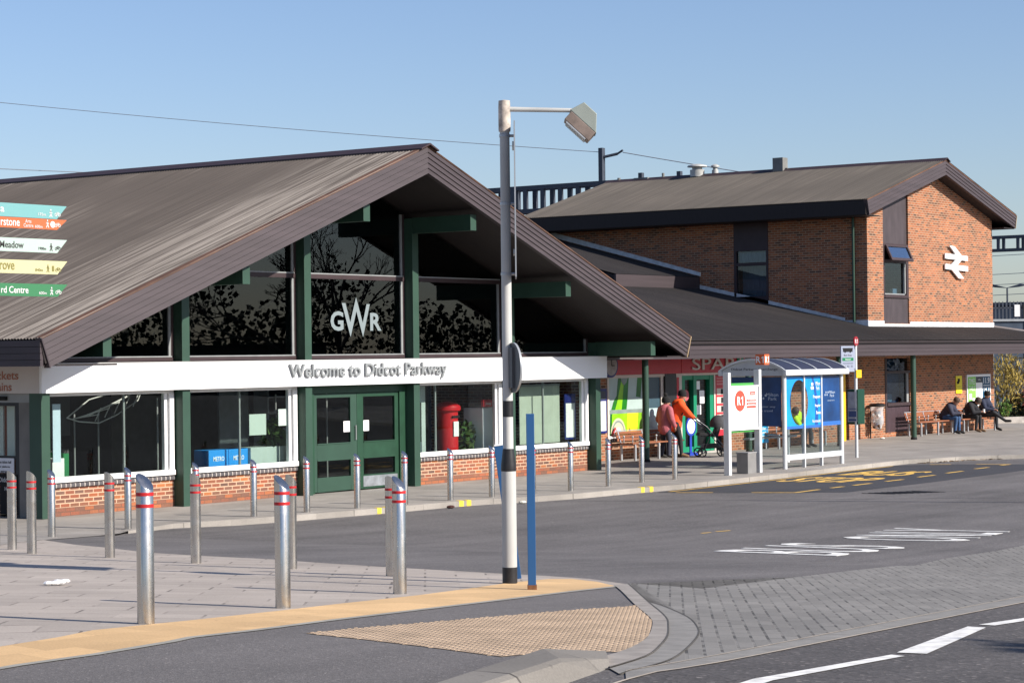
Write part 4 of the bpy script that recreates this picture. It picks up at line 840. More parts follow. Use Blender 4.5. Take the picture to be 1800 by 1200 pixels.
# lamp column
bs=(-9.98,17.25); bz=gh(*bs)-.01; RT=Vector((.59,-.807,0)); VW=Vector((.807,.59,0)); Bv=Vector((bs[0],-bs[1],bz)); L=lambda r,d,z: Bv+RT*r+VW*d+Vector((0,0,z))
t=thing('lamp_column','grey steel lamp column with black and white bands and a tilted floodlight','street lamp',tuple(Bv))
PG=M('column_grey',(.44,.44,.42),.5,.0,var=.14,vscale=2.5,stretch=(1,1,.5),bmp=.03)
def col(prof): return MB().lathe(prof,n=28)
obj('shaft',col([(.069,0),(.069,1.06),(.066,1.1),(.050,1.24),(.048,1.28),(.046,4.2),(.046,4.5)]),PG,t,True,world=False)
for z0,z1,r in ((.0,.15,.0705),(1.56,1.71,.0500)): obj('black_band',col([(r,z0),(r,z1)]),RUB,t,True,world=False)
obj('black_band',col([(.0705,1.05),(.0715,1.06),(.0705,1.11),(.054,1.245),(.0525,1.26)]),RUB,t,True,world=False)
obj('shaft_collar',col([(.055,4.24),(.057,4.26),(.057,4.46),(.054,4.53),(.0,4.54)]),M('collar_rust',(.46,.40,.34),.7,var=.45,vscale=14),t,True,world=False)
W=lambda v: tuple(Vector(v))
obj('arm',MB().tube(L(.03,0,4.45),L(.70,0,4.43),.024,.02,14),PG,t,True)
a=math.radians(43); e1=RT*math.cos(a)-Vector((0,0,1))*math.sin(a); e2=RT*math.sin(a)+Vector((0,0,1))*math.cos(a); o0=L(.64,0,4.42)
def hb(p,q0,q1,w0,w1,u0=0,u1=.30):
    pts=[]
    for d in (-.16,.16):
        for u,q in ((u0,q0),(u1,q0),(u1-w1,q1),(u0+w0,q1)): pts.append(o0+e1*u+e2*q+VW*d)
    return p.add(pts,[(0,1,2,3),(7,6,5,4),(0,4,5,1),(1,5,6,2),(2,6,7,3),(3,7,4,0)])
hd=obj('lamp_head',hb(MB(),-.015,.125,.05,.12,-.02,.31),M('lamp_green_grey',(.30,.33,.29),.5,.2,var=.1),t,bevel=.006)
obj('lamp_body',hb(MB(),-.115,-.016,0,0),M('lamp_brown',(.20,.155,.13),.5,var=.3,vscale=8),hd,bevel=.006); obj('lens',hb(MB(),-.128,-.1165,0,0,.03,.27),M('lens_grey',(.35,.37,.4),.2),hd)
for z in (3.56,4.20,2.90): obj('clamp',MB().lathe([(.049,z-.015),(.052,z-.012),(.052,z+.012),(.049,z+.015)],n=20,cap=False).tube(Bv-Bv+RT*.05+Vector((0,0,z)),RT*.09+Vector((0,0,z)),.014,None,8),SIL,t,world=False)
t=thing('banner_sign','flat sign panel clamped edge-on high up the lamp column','sign',W(L(.085,0,2.86)))
m=MB(); m.prism([L(.085,-.42,2.86),L(.085,.28,2.86),L(.085,.28,4.3),L(.085,-.42,4.3)],RT*.012); obj('panel',m,M('sign_back',(.33,.35,.37),.5,.3,var=.08),t); m=MB()
for z in (3.1,4.1): m.prism([L(.07,-.3,z-.02),L(.07,.2,z-.02),L(.07,.2,z+.02),L(.07,-.3,z+.02)],RT*.014)
obj('rail',m,SIL,t)
t=thing('round_sign','round road sign seen from its grey back on the lamp column','sign',W(L(.075,-.09,2.0)))
nx=(RT*.94+VW*.33).normalized(); c=L(.055,-.085,2.02)
obj('plate',MB().disc(c,nx,.232,.012,40),M('sign_grey',(.11,.115,.12),.5,.3,var=.08),t,True); obj('rim',MB().tube(c-nx*.010,c+nx*.010,.236,.236,40,False),SIL,t,True)
m=MB(); bx=nx.cross(Vector((0,0,1))); m.prism([c-nx*.03+bx*.05+Vector((0,0,.19)),c-nx*.03-bx*.05+Vector((0,0,.19)),c-nx*.03-bx*.05-Vector((0,0,.19)),c-nx*.03+bx*.05-Vector((0,0,.19))],nx*.03); obj('channel',m,M('sign_grey',(.2,.2,.2)),t)
BPN=M('post_blue',(.020,.085,.215),.45,var=.10,vscale=2,stretch=(1,1,.3))
zb=gh(-10.75,18.06); o=thing('sign_post','upright blue square post beside the lamp column','post',(-10.75,-18.06,zb),math.atan2(-.807,.59))
obj('post',MB().box(-.036,.036,-.03,.03,.02,1.55),BPN,o,world=False,bevel=.004); obj('foot',MB().box(-.042,.042,-.036,.036,-.02,.03),M('rust',(.16,.07,.03),.9,var=.4,vscale=20),o,world=False)
zb=gh(-9.43,16.93); o=thing('sign_post','blue square post leaning over to the left behind the lamp column','post',(-9.43,-16.93,zb),math.atan2(-.807,.59))
m=MB().box(-.045,.045,-.03,.03,.0,1.30); m.xf(Matrix.Rotation(math.radians(-7.2),4,'Y')); obj('post',m,BPN,o,world=False,bevel=.004)
m=MB().box(-.04,.04,-.034,.034,1.30,1.315); m.xf(Matrix.Rotation(math.radians(-7.2),4,'Y')); obj('end_cap',m,WPT,o,world=False)
# fingerpost with five boards
fz=gh(-10.72,10.8); t=thing('fingerpost','dark blue fingerpost with five coloured direction boards','signpost',(-10.72,-10.8,fz))
obj('post',MB().lathe([(.055,0),(.055,4.35),(.03,4.42),(0,4.43)],n=20),M('finger_navy',(.012,.02,.06),.5),t,True,world=False)
def walker(mb,s,h,k,n,mi=0):
    f=lambda x,z:(s+x*k,-n,h+z*k)
    mb.ball(f(0,.9),.1*k,8,6,mi,sy=.1)
    def st(a,b,w): 
        a=Vector(f(*a)); b=Vector(f(*b)); d=(b-a).normalized(); q=Vector((-d.z,0,d.x))*w*k/2; mb.prism([a+q,b+q,b-q,a-q],(0,.002,0),mi)
    st((0,.78),(.02,.42),.2); st((.02,.45),(.2,0),.12); st((.02,.45),(-.2,.0),.12); st((0,.74),(.24,.46),.08); st((0,.74),(-.22,.5),.08)
def cycle(mb,s,h,k,n,mi=0):
    for x in (-.3,.3):
        for i in range(12):
            a=2*PI*i/12; b=2*PI*(i+1)/12; mb.prism([(s+(x+r*math.cos(q))*k,-n,h+(.22+r*math.sin(q))*k) for r,q in ((.22,a),(.22,b),(.15,b),(.15,a))],(0,.002,0),mi)
    for a,b in (((-.3,.22),(-.12,.5)),((-.12,.5),(.2,.5)),((.3,.22),(.18,.6)),((0,.2),(.2,.5)),((-.3,.22),(0,.2)),((0,.2),(-.14,.58))):
        a=Vector((s+a[0]*k,-n,h+a[1]*k)); b=Vector((s+b[0]*k,-n,h+b[1]*k)); d=(b-a).normalized(); q=Vector((-d.z,0,d.x))*.03*k; mb.prism([a+q,b+q,b-q,a-q],(0,.002,0),mi)
fw=M('finger_white',(.58,.58,.57),.6,var=0); fk=M('finger_dark',(.05,.05,.05),.6,var=0); fol=M('finger_olive',(.20,.18,.05),.6,var=0)
for h0,h1,colr,tm,txt,w,tx,dist,ex in ((4.335,4.485,(.14,.33,.33),fw,'a',.055,-10.50,'175m',0),(4.215,4.330,(.50,.115,.04),fw,'rstone',.27,-10.39,'600m',1),(3.955,4.105,(.37,.47,.42),fk,'Meadow',.34,-10.37,'1900m',0),(3.715,3.865,(.48,.46,.26),fol,'rove',.21,-10.44,'840m',2),(3.465,3.605,(.035,.165,.07),fw,'rd Centre',.39,-10.335,'600m',0)):
    e=-9.58; f=obj('finger_board',MB().prism([(-10.70,-10.80,h0),(e-.13,-10.80,h0),(e+.02,-10.80,h1),(-10.70,-10.80,h1)],(0,.025,0)),M('finger_%d'%int(h0*100),colr,.5,var=.015),t)
    m=MB(); hm=(h0+h1)/2; N_=-10.797; hh=.075 if txt!='rove' else .075
    if txt=='a': hh=.055
    text(m,txt,w,hh,lambda x,y,z,tx=tx,hm=hm:(tx+x,-10.803-z,hm+y),.001,.012)
    text(m,dist,.11,.032,lambda x,y,z,hm=hm:(-9.93+x+(.0 if ex==0 else -.05),-10.803-z,hm-.03+y),.001,.005)
    walker(m,-9.80-(.05 if ex else 0),h0+.02,.088,10.803); cycle(m,-9.70,h0+.03,.085,10.803)
    if ex==1:
        text(m,'Arts\nCentre',.14,.085,lambda x,y,z,hm=hm:(-10.13+x,-10.803-z,hm+y),.001,.005); m.tube((-9.775,-10.802,hm),(-9.775,-10.805,hm),.037,None,16)
    if ex==2: m.prism([(-9.79,-10.805,h0+.035),(-9.76,-10.805,h0+.035),(-9.76,-10.805,h0+.095),(-9.79,-10.805,h0+.095)],(0,.002,0))
    obj('board_lettering',m,tm,f)
# notice board by the stop
SH=M('shelter_grey',(.62,.64,.66),.4,.25,var=.05); SHD=M('shelter_white',(.58,.60,.61),.4,.1,var=.04)
t=thing('stop_notice_board','white framed bus stop notice board with red roundel between two posts','notice board',(16.75,-4.25,0))
for s in (16.05,17.42): obj('post',MB().fb(s-.06,s+.06,4.13,4.27,0,2.3 if s<17 else 2.36),SH,t,bevel=.012)
obj('panel',MB().fb(16.16,17.34,4.17,4.25,1.03,1.97),WSH,t,bevel=.01); obj('panel_trim',MB().fb(16.12,17.36,4.16,4.262,1.97,2.0).fb(16.12,17.40,4.16,4.262,1.0,1.03),WPT,t)
obj('green_bar',MB().fb(16.12,17.2,4.15,4.22,2.0,2.06).fb(16.12,17.2,4.15,4.22,.95,1.0),M('bar_green',(.06,.30,.06),.5,var=.03),t)
RO=M('roundel_red',(.72,.075,.045),.5,var=.02); m=MB(); m.tube((16.53,-4.25,1.66),(16.53,-4.256,1.66),.235,None,36); rd=obj('roundel',m,RO,t)
m=MB(); r1(m,.25,.2,fmap(16.53,4.258,1.66)); obj('lettering',m,WPT,rd)
m=MB().fb(16.98,17.22,4.25,4.254,1.86,1.78).fb(16.82,17.24,4.25,4.254,1.64,1.69).fb(16.82,17.24,4.25,4.254,1.56,1.61).fb(16.82,17.24,4.25,4.254,1.49,1.54)
obj('route_text',m,RO,t); m=MB(); text(m,'Didcot',.18,.035,fmap(17.1,4.257,1.82),.001,.01); text(m,'rail replacement',.34,.035,fmap(17.03,4.257,1.665),.001,.0); text(m,'bus services',.30,.03,fmap(17.03,4.257,1.585),.001,.0); obj('lettering',m,WPT,t)
t=thing('stop_letter_cube','red and orange cube sign lettered on its faces above the notice board','sign',(17.5,-4.3,2.46))
obj('cube',MB().fb(17.40,17.62,4.16,4.40,2.46,2.70),M('cube_orange',(.62,.11,.03),.5,var=.05),t,bevel=.006); m=MB(); r1(m,.17,.15,fmap(17.51,4.402,2.58)); r1(m,.2,.15,lmap(17.398,4.28,2.58)); obj('lettering',m,WPT,t)
t=thing('grey_bin','small grey rectangular box bin between the notice board posts','bin',(16.95,-4.15,0)); obj('body',MB().box(-.18,.2,-.15,.15,0,.47),M('bin_grey',(.22,.215,.21),.5,.2,var=.1),t,world=False,bevel=.012); obj('lid',MB().box(-.19,.21,-.16,.16,.47,.49),M('bin_lid',(.3,.3,.3),.5),t,world=False)
# bus shelter
t=thing('bus_shelter','white framed bus shelter with curved dark roof and blue printed glass','bus shelter',(20.35,-3.3,0))
def shp(name,mb,m,p=None,**k): return obj(name,mb,m,p or t,**k)
for s,n in ((18.95,4.03),(21.78,4.03),(18.95,2.52),(21.78,2.52)): shp('post',MB().tube((s,-n,0),(s,-n,2.2),.055,None,16),SHD,smooth=True)
na,nb=4.16,2.35; R_=lambda f:(na+(nb-na)*f, 2.30+.28*math.sin(PI*f)**.8)
arc=[R_(i/16) for i in range(17)]
m=MB(); vs=[]; 
for i in range(17): vs+=[(18.80,-arc[i][0],arc[i][1]),(21.92,-arc[i][0],arc[i][1])]
fs=[(2*i,2*i+1,2*i+3,2*i+2) for i in range(16)]; m.add(vs,fs); vs2=[(x,y,z-.02) for x,y,z in vs]; m.add(vs2,fs); shp('roof_panel',m,M('roof_tint',(.028,.028,.045),.35,var=.05),smooth=True)
for s in (18.80,19.58,20.36,21.14,21.92):
    m=MB()
    for i in range(16):
        a_,b_=arc[i],arc[i+1]; m.prism([(s-.018,-a_[0],a_[1]-.03),(s-.018,-b_[0],b_[1]-.03),(s-.018,-b_[0],b_[1]+.02),(s-.018,-a_[0],a_[1]+.02)],(.036,0,0))
    shp('roof_rib',m,SHD)
shp('eaves_beam',MB().fb(18.78,21.94,4.08,4.19,2.19,2.33),SHD,bevel=.03); shp('eaves_beam',MB().fb(18.78,21.94,2.33,2.42,2.19,2.33),SHD,bevel=.03)
for s in (18.84,21.86):
    pts=[(s,-n,h-.03) for n,h in arc]+[(s,-nb,2.19),(s,-na,2.19)]; shp('end_plate',MB().prism(pts,(.03,0,0)),M('end_plate_grey',(.46,.49,.52),.5,.1,var=.05))
m=MB(); text(m,'Didcot Parkway Interchange',1.25,.075,lmap(18.838,3.3,2.34),.001,.0); shp('stop_name',m,DARK)
shp('rail',MB().fb(18.98,21.76,4.00,4.06,.20,.33),SHD,bevel=.01)
for s in (19.88,20.74): shp('mullion',MB().fb(s-.025,s+.025,3.99,4.066,.0,2.19),SHD)
GLS=glass('shelter_glass',(.86,.9,.9),1.25); fr_=shp('front_glass',MB().fb(19.0,21.74,4.025,4.03,.33,2.19).fb(18.945,18.95,2.58,3.98,.25,2.19).fb(21.775,21.78,2.58,3.98,.25,2.19),GLS)
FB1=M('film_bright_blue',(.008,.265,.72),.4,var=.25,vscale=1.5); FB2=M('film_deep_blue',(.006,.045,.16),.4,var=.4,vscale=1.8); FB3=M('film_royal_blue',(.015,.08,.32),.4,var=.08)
m=MB(); ec=(19.66,1.545); K=48; vs=[];fs=[]; x0,x1,z0,z1=19.01,20.73,.995,2.16
for i in range(K):
    an=2*PI*i/K+.001; cx_,sz_=math.cos(an),math.sin(an); vs.append((ec[0]+.44*cx_,-4.034,ec[1]+.54*sz_))
    f=min(((x1-ec[0])/cx_ if cx_>0 else (x0-ec[0])/cx_) , ((z1-ec[1])/sz_ if sz_>0 else (z0-ec[1])/sz_)); vs.append((ec[0]+f*cx_,-4.034,ec[1]+f*sz_))
for i in range(K): j=(i+1)%K; fs.append((2*i,2*i+1,2*j+1,2*j))
for c_ in ((x0,z0),(x1,z0),(x1,z1),(x0,z1)):
    k=len(vs); vs.append((c_[0],-4.034,c_[1])); d=sorted(range(K),key=lambda i:math.hypot(vs[2*i+1][0]-c_[0],vs[2*i+1][2]-c_[1]))[:2]; fs.append((k,2*d[0]+1,2*d[1]+1))
m.add(vs,fs); fl=shp('window_film',m,FB1)
m=MB()
def swoosh(x0,x1,w,mi): 
    p=[]; q=[]
    for i in range(13): f=i/12; p.append((x0+(x1-x0)*f+.1*math.sin(PI*f),-4.037,1.0+1.15*f)); q.append((x0+w*(1-.5*f)+(x1-x0)*f+.1*math.sin(PI*f),-4.037,1.0+1.15*f))
    m.add(p+q,[(i,i+1,i+14,i+13) for i in range(12)],mi)
swoosh(20.42,20.28,.16,0); obj('film_swoosh',m,[FB3],fl)
m=MB(); text(m,'Milton\nPark',.22,.2,fmap(20.58,4.04,1.93),.001,.0); text(m,'Frequent',.36,.10,fmap(20.52,4.04,1.66),.001,.01); text(m,'Regular',.28,.08,fmap(20.57,4.04,1.45),.001,.01); text(m,'Buses',.22,.075,fmap(20.60,4.04,1.29),.001,.01); text(m,'Recommended',.40,.075,fmap(20.50,4.04,1.09),.001,.0)
for i in range(5): m.ball((20.26+.045*i if i<3 else 20.285+.045*(i-3),-4.04,1.88 if i<3 else 1.97),.028,8,6,sy=.1,sz=1.4)
obj('film_lettering',m,WPT,fl)
f2=shp('window_film',MB().fb(20.78,21.70,4.031,4.035,1.06,2.16,0).fb(18.938,18.942,2.62,3.96,1.0,2.16,0),FB2)  # left end film takes the deep blue, its shade put into the colour
m=MB(); text(m,'Milton\nPark',.3,.15,fmap(21.3,4.037,1.72),.001,.0); text(m,'connected by bus',.36,.04,fmap(21.25,4.037,1.56),.001,.0)
for i in range(4): m.ball((20.95+.05*i,-4.037,1.70+.06*(i%2)),.024,8,6,sy=.1)
text(m,'Milton\nPark',.32,.17,lmap(18.936,3.72,1.70),.001,.0); text(m,'a better way',.5,.05,lmap(18.936,3.55,1.46),.001,.0); text(m,'to travel',.35,.05,lmap(18.936,3.55,1.37),.001,.0)
for i in range(4): m.ball((18.936,-(3.36+.06*i),1.66+.07*(i%2)),.026,8,6,sx=.1)
obj('film_lettering',m,M('film_pale',(.40,.48,.58),.5,var=0),f2)
shp('film_band',MB().fb(19.01,20.73,4.03,4.038,.93,.995).fb(20.73,21.74,4.03,4.038,.96,1.06),M('band_blue',(.03,.13,.42),.4,var=.05))
shp('perch_seat',MB().fb(19.2,21.5,2.75,2.95,.66,.70).tube((19.6,-2.85,0),(19.6,-2.85,.66),.03).tube((21.1,-2.85,0),(21.1,-2.85,.66),.03),SIL)
# bus stop pole
t=thing('bus_stop_pole','pale bus stop pole with grey flag, dark red roundel and green timetable case','bus stop',(24.65,-2.95,0))
obj('pole',MB().lathe([(.042,0),(.042,2.9)],n=16),SHD,t,True,world=False)
FG=M('flag_grey',(.26,.29,.37),.5,var=.03); f=obj('flag',MB().fb(23.84,24.56,2.94,2.965,2.22,2.88).fb(24.56,24.62,2.94,2.96,2.3,2.8),FG,t)
m=MB().fb(23.9,24.5,2.965,2.97,2.50,2.58,0).fb(23.94,24.46,2.965,2.97,2.73,2.80,1).fb(23.92,24.48,2.965,2.968,2.80,2.83,1); 
for x in (24.05,24.33): m.tube((x,-2.965,2.73),(x,-2.97,2.73),.03,None,12,True,1)
text(m,'Bus Stop',.42,.06,fmap(24.2,2.967,2.64),.001,.0,1); text(m,'Station',.3,.035,fmap(24.2,2.972,2.54),.001,.0,2); text(m,'X1  X2  33',.5,.05,fmap(24.2,2.967,2.36),.001,.0,1); m.fb(23.92,24.48,2.965,2.968,2.42,2.46,3); m.fb(23.9,24.02,2.965,2.969,2.25,2.28,1)
obj('flag_panel',m,[M('flag_green',(.005,.16,.06),.5),DARK,WPT,M('flag_mid',(.16,.18,.24),.5)],f)
m=MB(); m.tube((24.63,-2.96,3.0),(24.63,-2.99,3.0),.125,None,32); rd=obj('roundel',m,M('roundel_maroon',(.26,.014,.022),.5,var=.05),t,True); m=MB(); r1(m,.14,.11,fmap(24.63,2.992,3.0)); obj('lettering',m,M('pale_letter',(.6,.6,.6),.5),rd)
m=MB().fb(24.60,24.88,2.985,3.0,2.06,2.26); yp=obj('yellow_plate',m,M('plate_yellow',(.82,.52,.01),.5,var=.03),t); m=MB()
for k in range(3): m.fb(24.65,24.83,3.0,3.003,2.10+.05*k,2.115+.05*k)
obj('lettering',m,fol,yp)
c_=obj('timetable_case',MB().fb(24.62,25.0,2.70,3.02,.86,1.76),M('case_green',(.004,.045,.026),.4,var=.1),t,bevel=.015); m=MB().box(24.612,24.62,-2.99,-2.73,.92,1.70,0); m.box(24.608,24.612,-2.97,-2.75,1.05,1.2,1); m.box(24.608,24.612,-2.97,-2.75,1.25,1.27,1); m.box(24.608,24.612,-2.97,-2.75,.95,1.0,1)
obj('timetable',m,[M('timetable_grey',(.33,.35,.40),.3,var=.25,vscale=6),M('timetable_blue',(.05,.08,.2),.5)],c_)
# benches
TIM=M('bench_timber',(.26,.095,.045),.6,var=.3,vscale=2.,stretch=(.5,4,4))
def bench(L_,label,s,n,knobs=True):
    t=thing('bench',label,'bench',(s,-n,0),0,'timber slat benches along the front')
    m=MB()
    for k in range(4): m.box(-L_/2,L_/2,-.24+.115*k,-.145+.115*k,.425,.46)
    obj('seat',m,TIM,t,world=False,bevel=.008); m=MB()
    for k in range(3): z=.50+.085*k; m.box(-L_/2,L_/2,.235+.03*k,.26+.03*k,z,z+.070)
    obj('backrest',m,TIM,t,world=False,bevel=.006)
    for x in (-L_/2+.12,0,L_/2-.12):
        obj('leg',MB().box(x-.03,x+.03,-.25,-.2,0,.386).box(x-.03,x+.03,.18,.23,0,.386).box(x-.027,x+.027,-.245,.225,.386,.424).prism([(x-.025,.2,.424),(x+.025,.2,.424),(x+.025,.30,.75),(x-.025,.30,.75)],(0,.02,0)),SIL,t,world=False)
        if knobs: obj('armrest',MB().tube((x,-.15,.46),(x,-.15,.60),.014).ball((x,-.15,.615),.03,10,8).tube((x,.12,.46),(x,.12,.60),.014).ball((x,.12,.615),.03,10,8),SIL,t,True,world=False)
    obj('back_rail',MB().box(-L_/2,L_/2,.305,.325,.75,.772),SIL,t,world=False); return t
bench(2.5,'timber slat bench under the beer poster window behind the person in pink',22.15,-1.72)
bench(2.7,'timber slat bench left of the seated men, its near half empty',39.35,-1.95)
bench(2.7,'timber slat bench with two of the seated men, under the poster case',42.55,-1.95)
bench(3.0,'bench behind the bus shelter with the person in yellow jacket',29.75,-1.65)
# litter sack on its hoop
t=thing('litter_sack','clear plastic litter sack hanging from a black hoop by the brick corner','litter bin',(36.0,2.2,0))
obj('hoop',MB().lathe([(.22,1.0),(.25,1.02),(.25,1.08),(.20,1.10),(.20,1.0)],n=24,cap=False).tube((.0,.22,1.0),(.0,.24,0.),.02),BLK,t,True,world=False)
m=MB(); R=random.Random(5); prof=[(.0,.30),(.07,.31),(.14,.36),(.19,.48),(.20,.6),(.18,.76),(.20,.9),(.20,1.0)]; m.lathe(prof,n=20,cap=False); m.v=[(x*(1+R.uniform(-.12,.12)),y*(1+R.uniform(-.12,.12)),z+R.uniform(-.02,.02)) for x,y,z in m.v]
gm,nt,b=base_mat('clear_sack'); b.inputs['Base Color'].default_value=(.72,.72,.72,1); b.inputs['Roughness'].default_value=.25; b.inputs['Alpha'].default_value=.5; obj('sack',m,gm,t,True,world=False)
m=MB()
for i in range(26): m.ball((R.uniform(-.13,.13),R.uniform(-.13,.13),R.uniform(.34,.82)),R.uniform(.04,.08),7,5,R.randrange(4))
obj('rubbish',m,[WPT,M('rubbish_blue',(.05,.10,.25),.6),M('rubbish_brown',(.10,.06,.04),.7),M('rubbish_red',(.4,.06,.05),.6)],t,world=False)
# pavement signs
t=thing('pavement_sign','bright blue pavement board with white lettering by the brick wall','sign',(28.15,1.85,0)); obj('board',MB().box(-.34,.34,-.03,.0,.18,.95),M('board_cyan',(.01,.32,.62),.5,var=.04),t,world=False,bevel=.02); obj('leg',MB().box(-.34,-.28,-.02,.02,0,.2).box(.28,.34,-.02,.02,0,.2).box(-.3,.3,.0,.3,0,.03).prism([(-.3,0,.9),(.3,0,.9),(.3,.3,.03),(-.3,.3,.03)],(0,.02,0)),DARK,t,world=False)
m=MB(); text(m,'excellent,\nby your\nhere',.5,.3,lambda x,y,z:(x,-.033-z,.48+y),.001,.01); obj('lettering',m,WPT,t,world=False); obj('price_star',MB().tube((-.2,-.03,.86),(-.2,-.034,.86),.07,None,9),M('star_orange',(.6,.25,.03),.5),t,world=False)
t=thing('pavement_sign','white pavement sign with round blue ring by the green shop door','sign',(24.15,1.75,0)); obj('panel',MB().tube((0,0,.78),(0,-.02,.78),.20,None,32),WPT,t,world=False)
m=MB(); 
for i in range(28): a,b=2*PI*i/28,2*PI*(i+1)/28; m.prism([(r*math.cos(q),-.022,.78+r*math.sin(q)) for r,q in ((.26,a),(.26,b),(.195,b),(.195,a))],(0,.02,0))
obj('ring',m,M('ring_blue',(.015,.05,.36),.4),t,world=False); obj('base',MB().box(-.24,.24,-.12,.12,.0,.08).box(-.05,.05,-.01,.02,.08,.55),M('ring_blue',(.015,.05,.36)),t,world=False,bevel=.01)
m=MB(); R=random.Random(9)
for i in range(5): m.ball((-13.42+.05*i-.1,-14.83+R.uniform(-.05,.05),gh(-13.4,14.8)+.014),.05,7,4,sz=.4,sx=R.uniform(.7,1.3))
tag(obj('paper_scrap',m,WPT),'crumpled white paper scrap lying on the plaza paving','litter')
for lab,s,n,colr in (('dark brown scrap in the gutter before the post box window',6.0,4.15,(.06,.02,.015)),('small white scrap in the gutter left of the lamp column',7.6,4.65,(.6,.58,.5)),('white cup scrap on the paving by the brick corner doorway',35.75,-1.9,(.7,.68,.62))):
    z=gh(s,n) if n<0 else road(s,n); m=MB(); m.ball((s,-n,z+.03),.07,8,5,sz=.45,sx=1.3); tag(obj('litter_scrap',m,M('scrap_%d'%int(s*10),colr,.8)),lab,'litter')
m=MB(); R=random.Random(4)
for i in range(90):
    f=R.random(); s=23.9+2.8*f; n=4.98+1.1*f*f+R.uniform(.02,.28); a=R.uniform(0,6.3); L_=R.uniform(.03,.08); z=road(s,n)+.012; m.add([(s-L_*math.cos(a),-n-L_*math.sin(a),z),(s+L_*.4*math.sin(a),-n-L_*.4*math.cos(a),z+.02),(s+L_*math.cos(a),-n+L_*math.sin(a),z+.005)],[(0,1,2)])
o=obj('leaf_litter',m,M('dead_leaf',(.20,.13,.07),.9,var=.4)); tag(o,'scatter of dead brown leaves in the gutter beyond the bus bay','leaves'); o['kind']='stuff'
# ================================================================== PEOPLE
def skin(name,pts,edges,mats,parent,vox=.0085,it=5):
    """one continuous surface over a skeleton; pts: (x,y,z,r); edges: (i,j,material index)"""
    m=MB()
    for i,j,k in edges:
        m.tube(pts[i][:3],pts[j][:3],pts[i][3],pts[j][3],14)
    for p in pts: m.ball(p[:3],p[3],14,9)
    me=bpy.data.meshes.new('sk'); me.from_pydata(m.v,[],m.f); o=bpy.data.objects.new('sk',me); C.objects.link(o)
    r=o.modifiers.new('r','REMESH'); r.mode='VOXEL'; r.voxel_size=vox; s=o.modifiers.new('s','SMOOTH'); s.iterations=it; s.factor=.5
    dg=bpy.context.evaluated_depsgraph_get(); ev=o.evaluated_get(dg); m2=bpy.data.meshes.new_from_object(ev,depsgraph=dg)
    bpy.data.objects.remove(o); bpy.data.meshes.remove(me)
    m2.materials.clear()
    for x in mats: m2.materials.append(x)
    nf=len(m2.polygons); c=np.empty(nf*3); m2.polygons.foreach_get('center',c); c=c.reshape(nf,3); best=np.full(nf,1e9); mi=np.zeros(nf,dtype=np.int32)
    for i,j,k in edges:
        a=np.array(pts[i][:3]); b=np.array(pts[j][:3]); ab=b-a; t=np.clip(((c-a)@ab)/max(1e-9,ab@ab),0,1); d=np.linalg.norm(c-(a+t[:,None]*ab),axis=1)/(pts[i][3]*(1-t)+pts[j][3]*t)
        w=d<best; best[w]=d[w]; mi[w]=k
    m2.polygons.foreach_set('material_index',mi); m2.polygons.foreach_set('use_smooth',np.ones(nf,dtype=bool)); m2.update()
    q=bpy.data.objects.new(name,m2); C.objects.link(q); q.parent=parent; return q
SKIN=M('skin_tone',(.42,.22,.15),.55,var=.06,vscale=20)
def cloth(n,c,v=.15): return M(n,c,.8,var=v,vscale=9,bmp=.25,bscale=14)
def fingers(pts,edges,w,dirv,up,mi,curl=.5):
    """five short chains rooted in the palm"""
    d=Vector(dirv).normalized(); u=Vector(up).normalized(); s=d.cross(u)
    W_=Vector(pts[w][:3]); k=len(pts); palm=W_+d*.05; pts.append((*palm,.028,.018)); edges.append((w,k,mi)); 
    for q,(off,ln) in enumerate(((-.028,.062),(-.010,.075),(.010,.072),(.028,.058))):
        b=palm+s*off+d*.03; c=b+d*ln*.5-u*ln*.25*curl; e=c+d*ln*.35*(1-curl*.6)-u*ln*.6*curl; i=len(pts)
        pts+= [(*b,.010),(*c,.009),(*e,.0075)]; edges+= [(k,i,mi),(i,i+1,mi),(i+1,i+2,mi)]
    b=W_+d*.03-s*.03; c=b-s*.025+d*.025; e=c+d*.025-u*.01; i=len(pts); pts+= [(*b,.011),(*c,.010),(*e,.008)]; edges+= [(w,i,mi),(i,i+1,mi),(i+1,i+2,mi)]
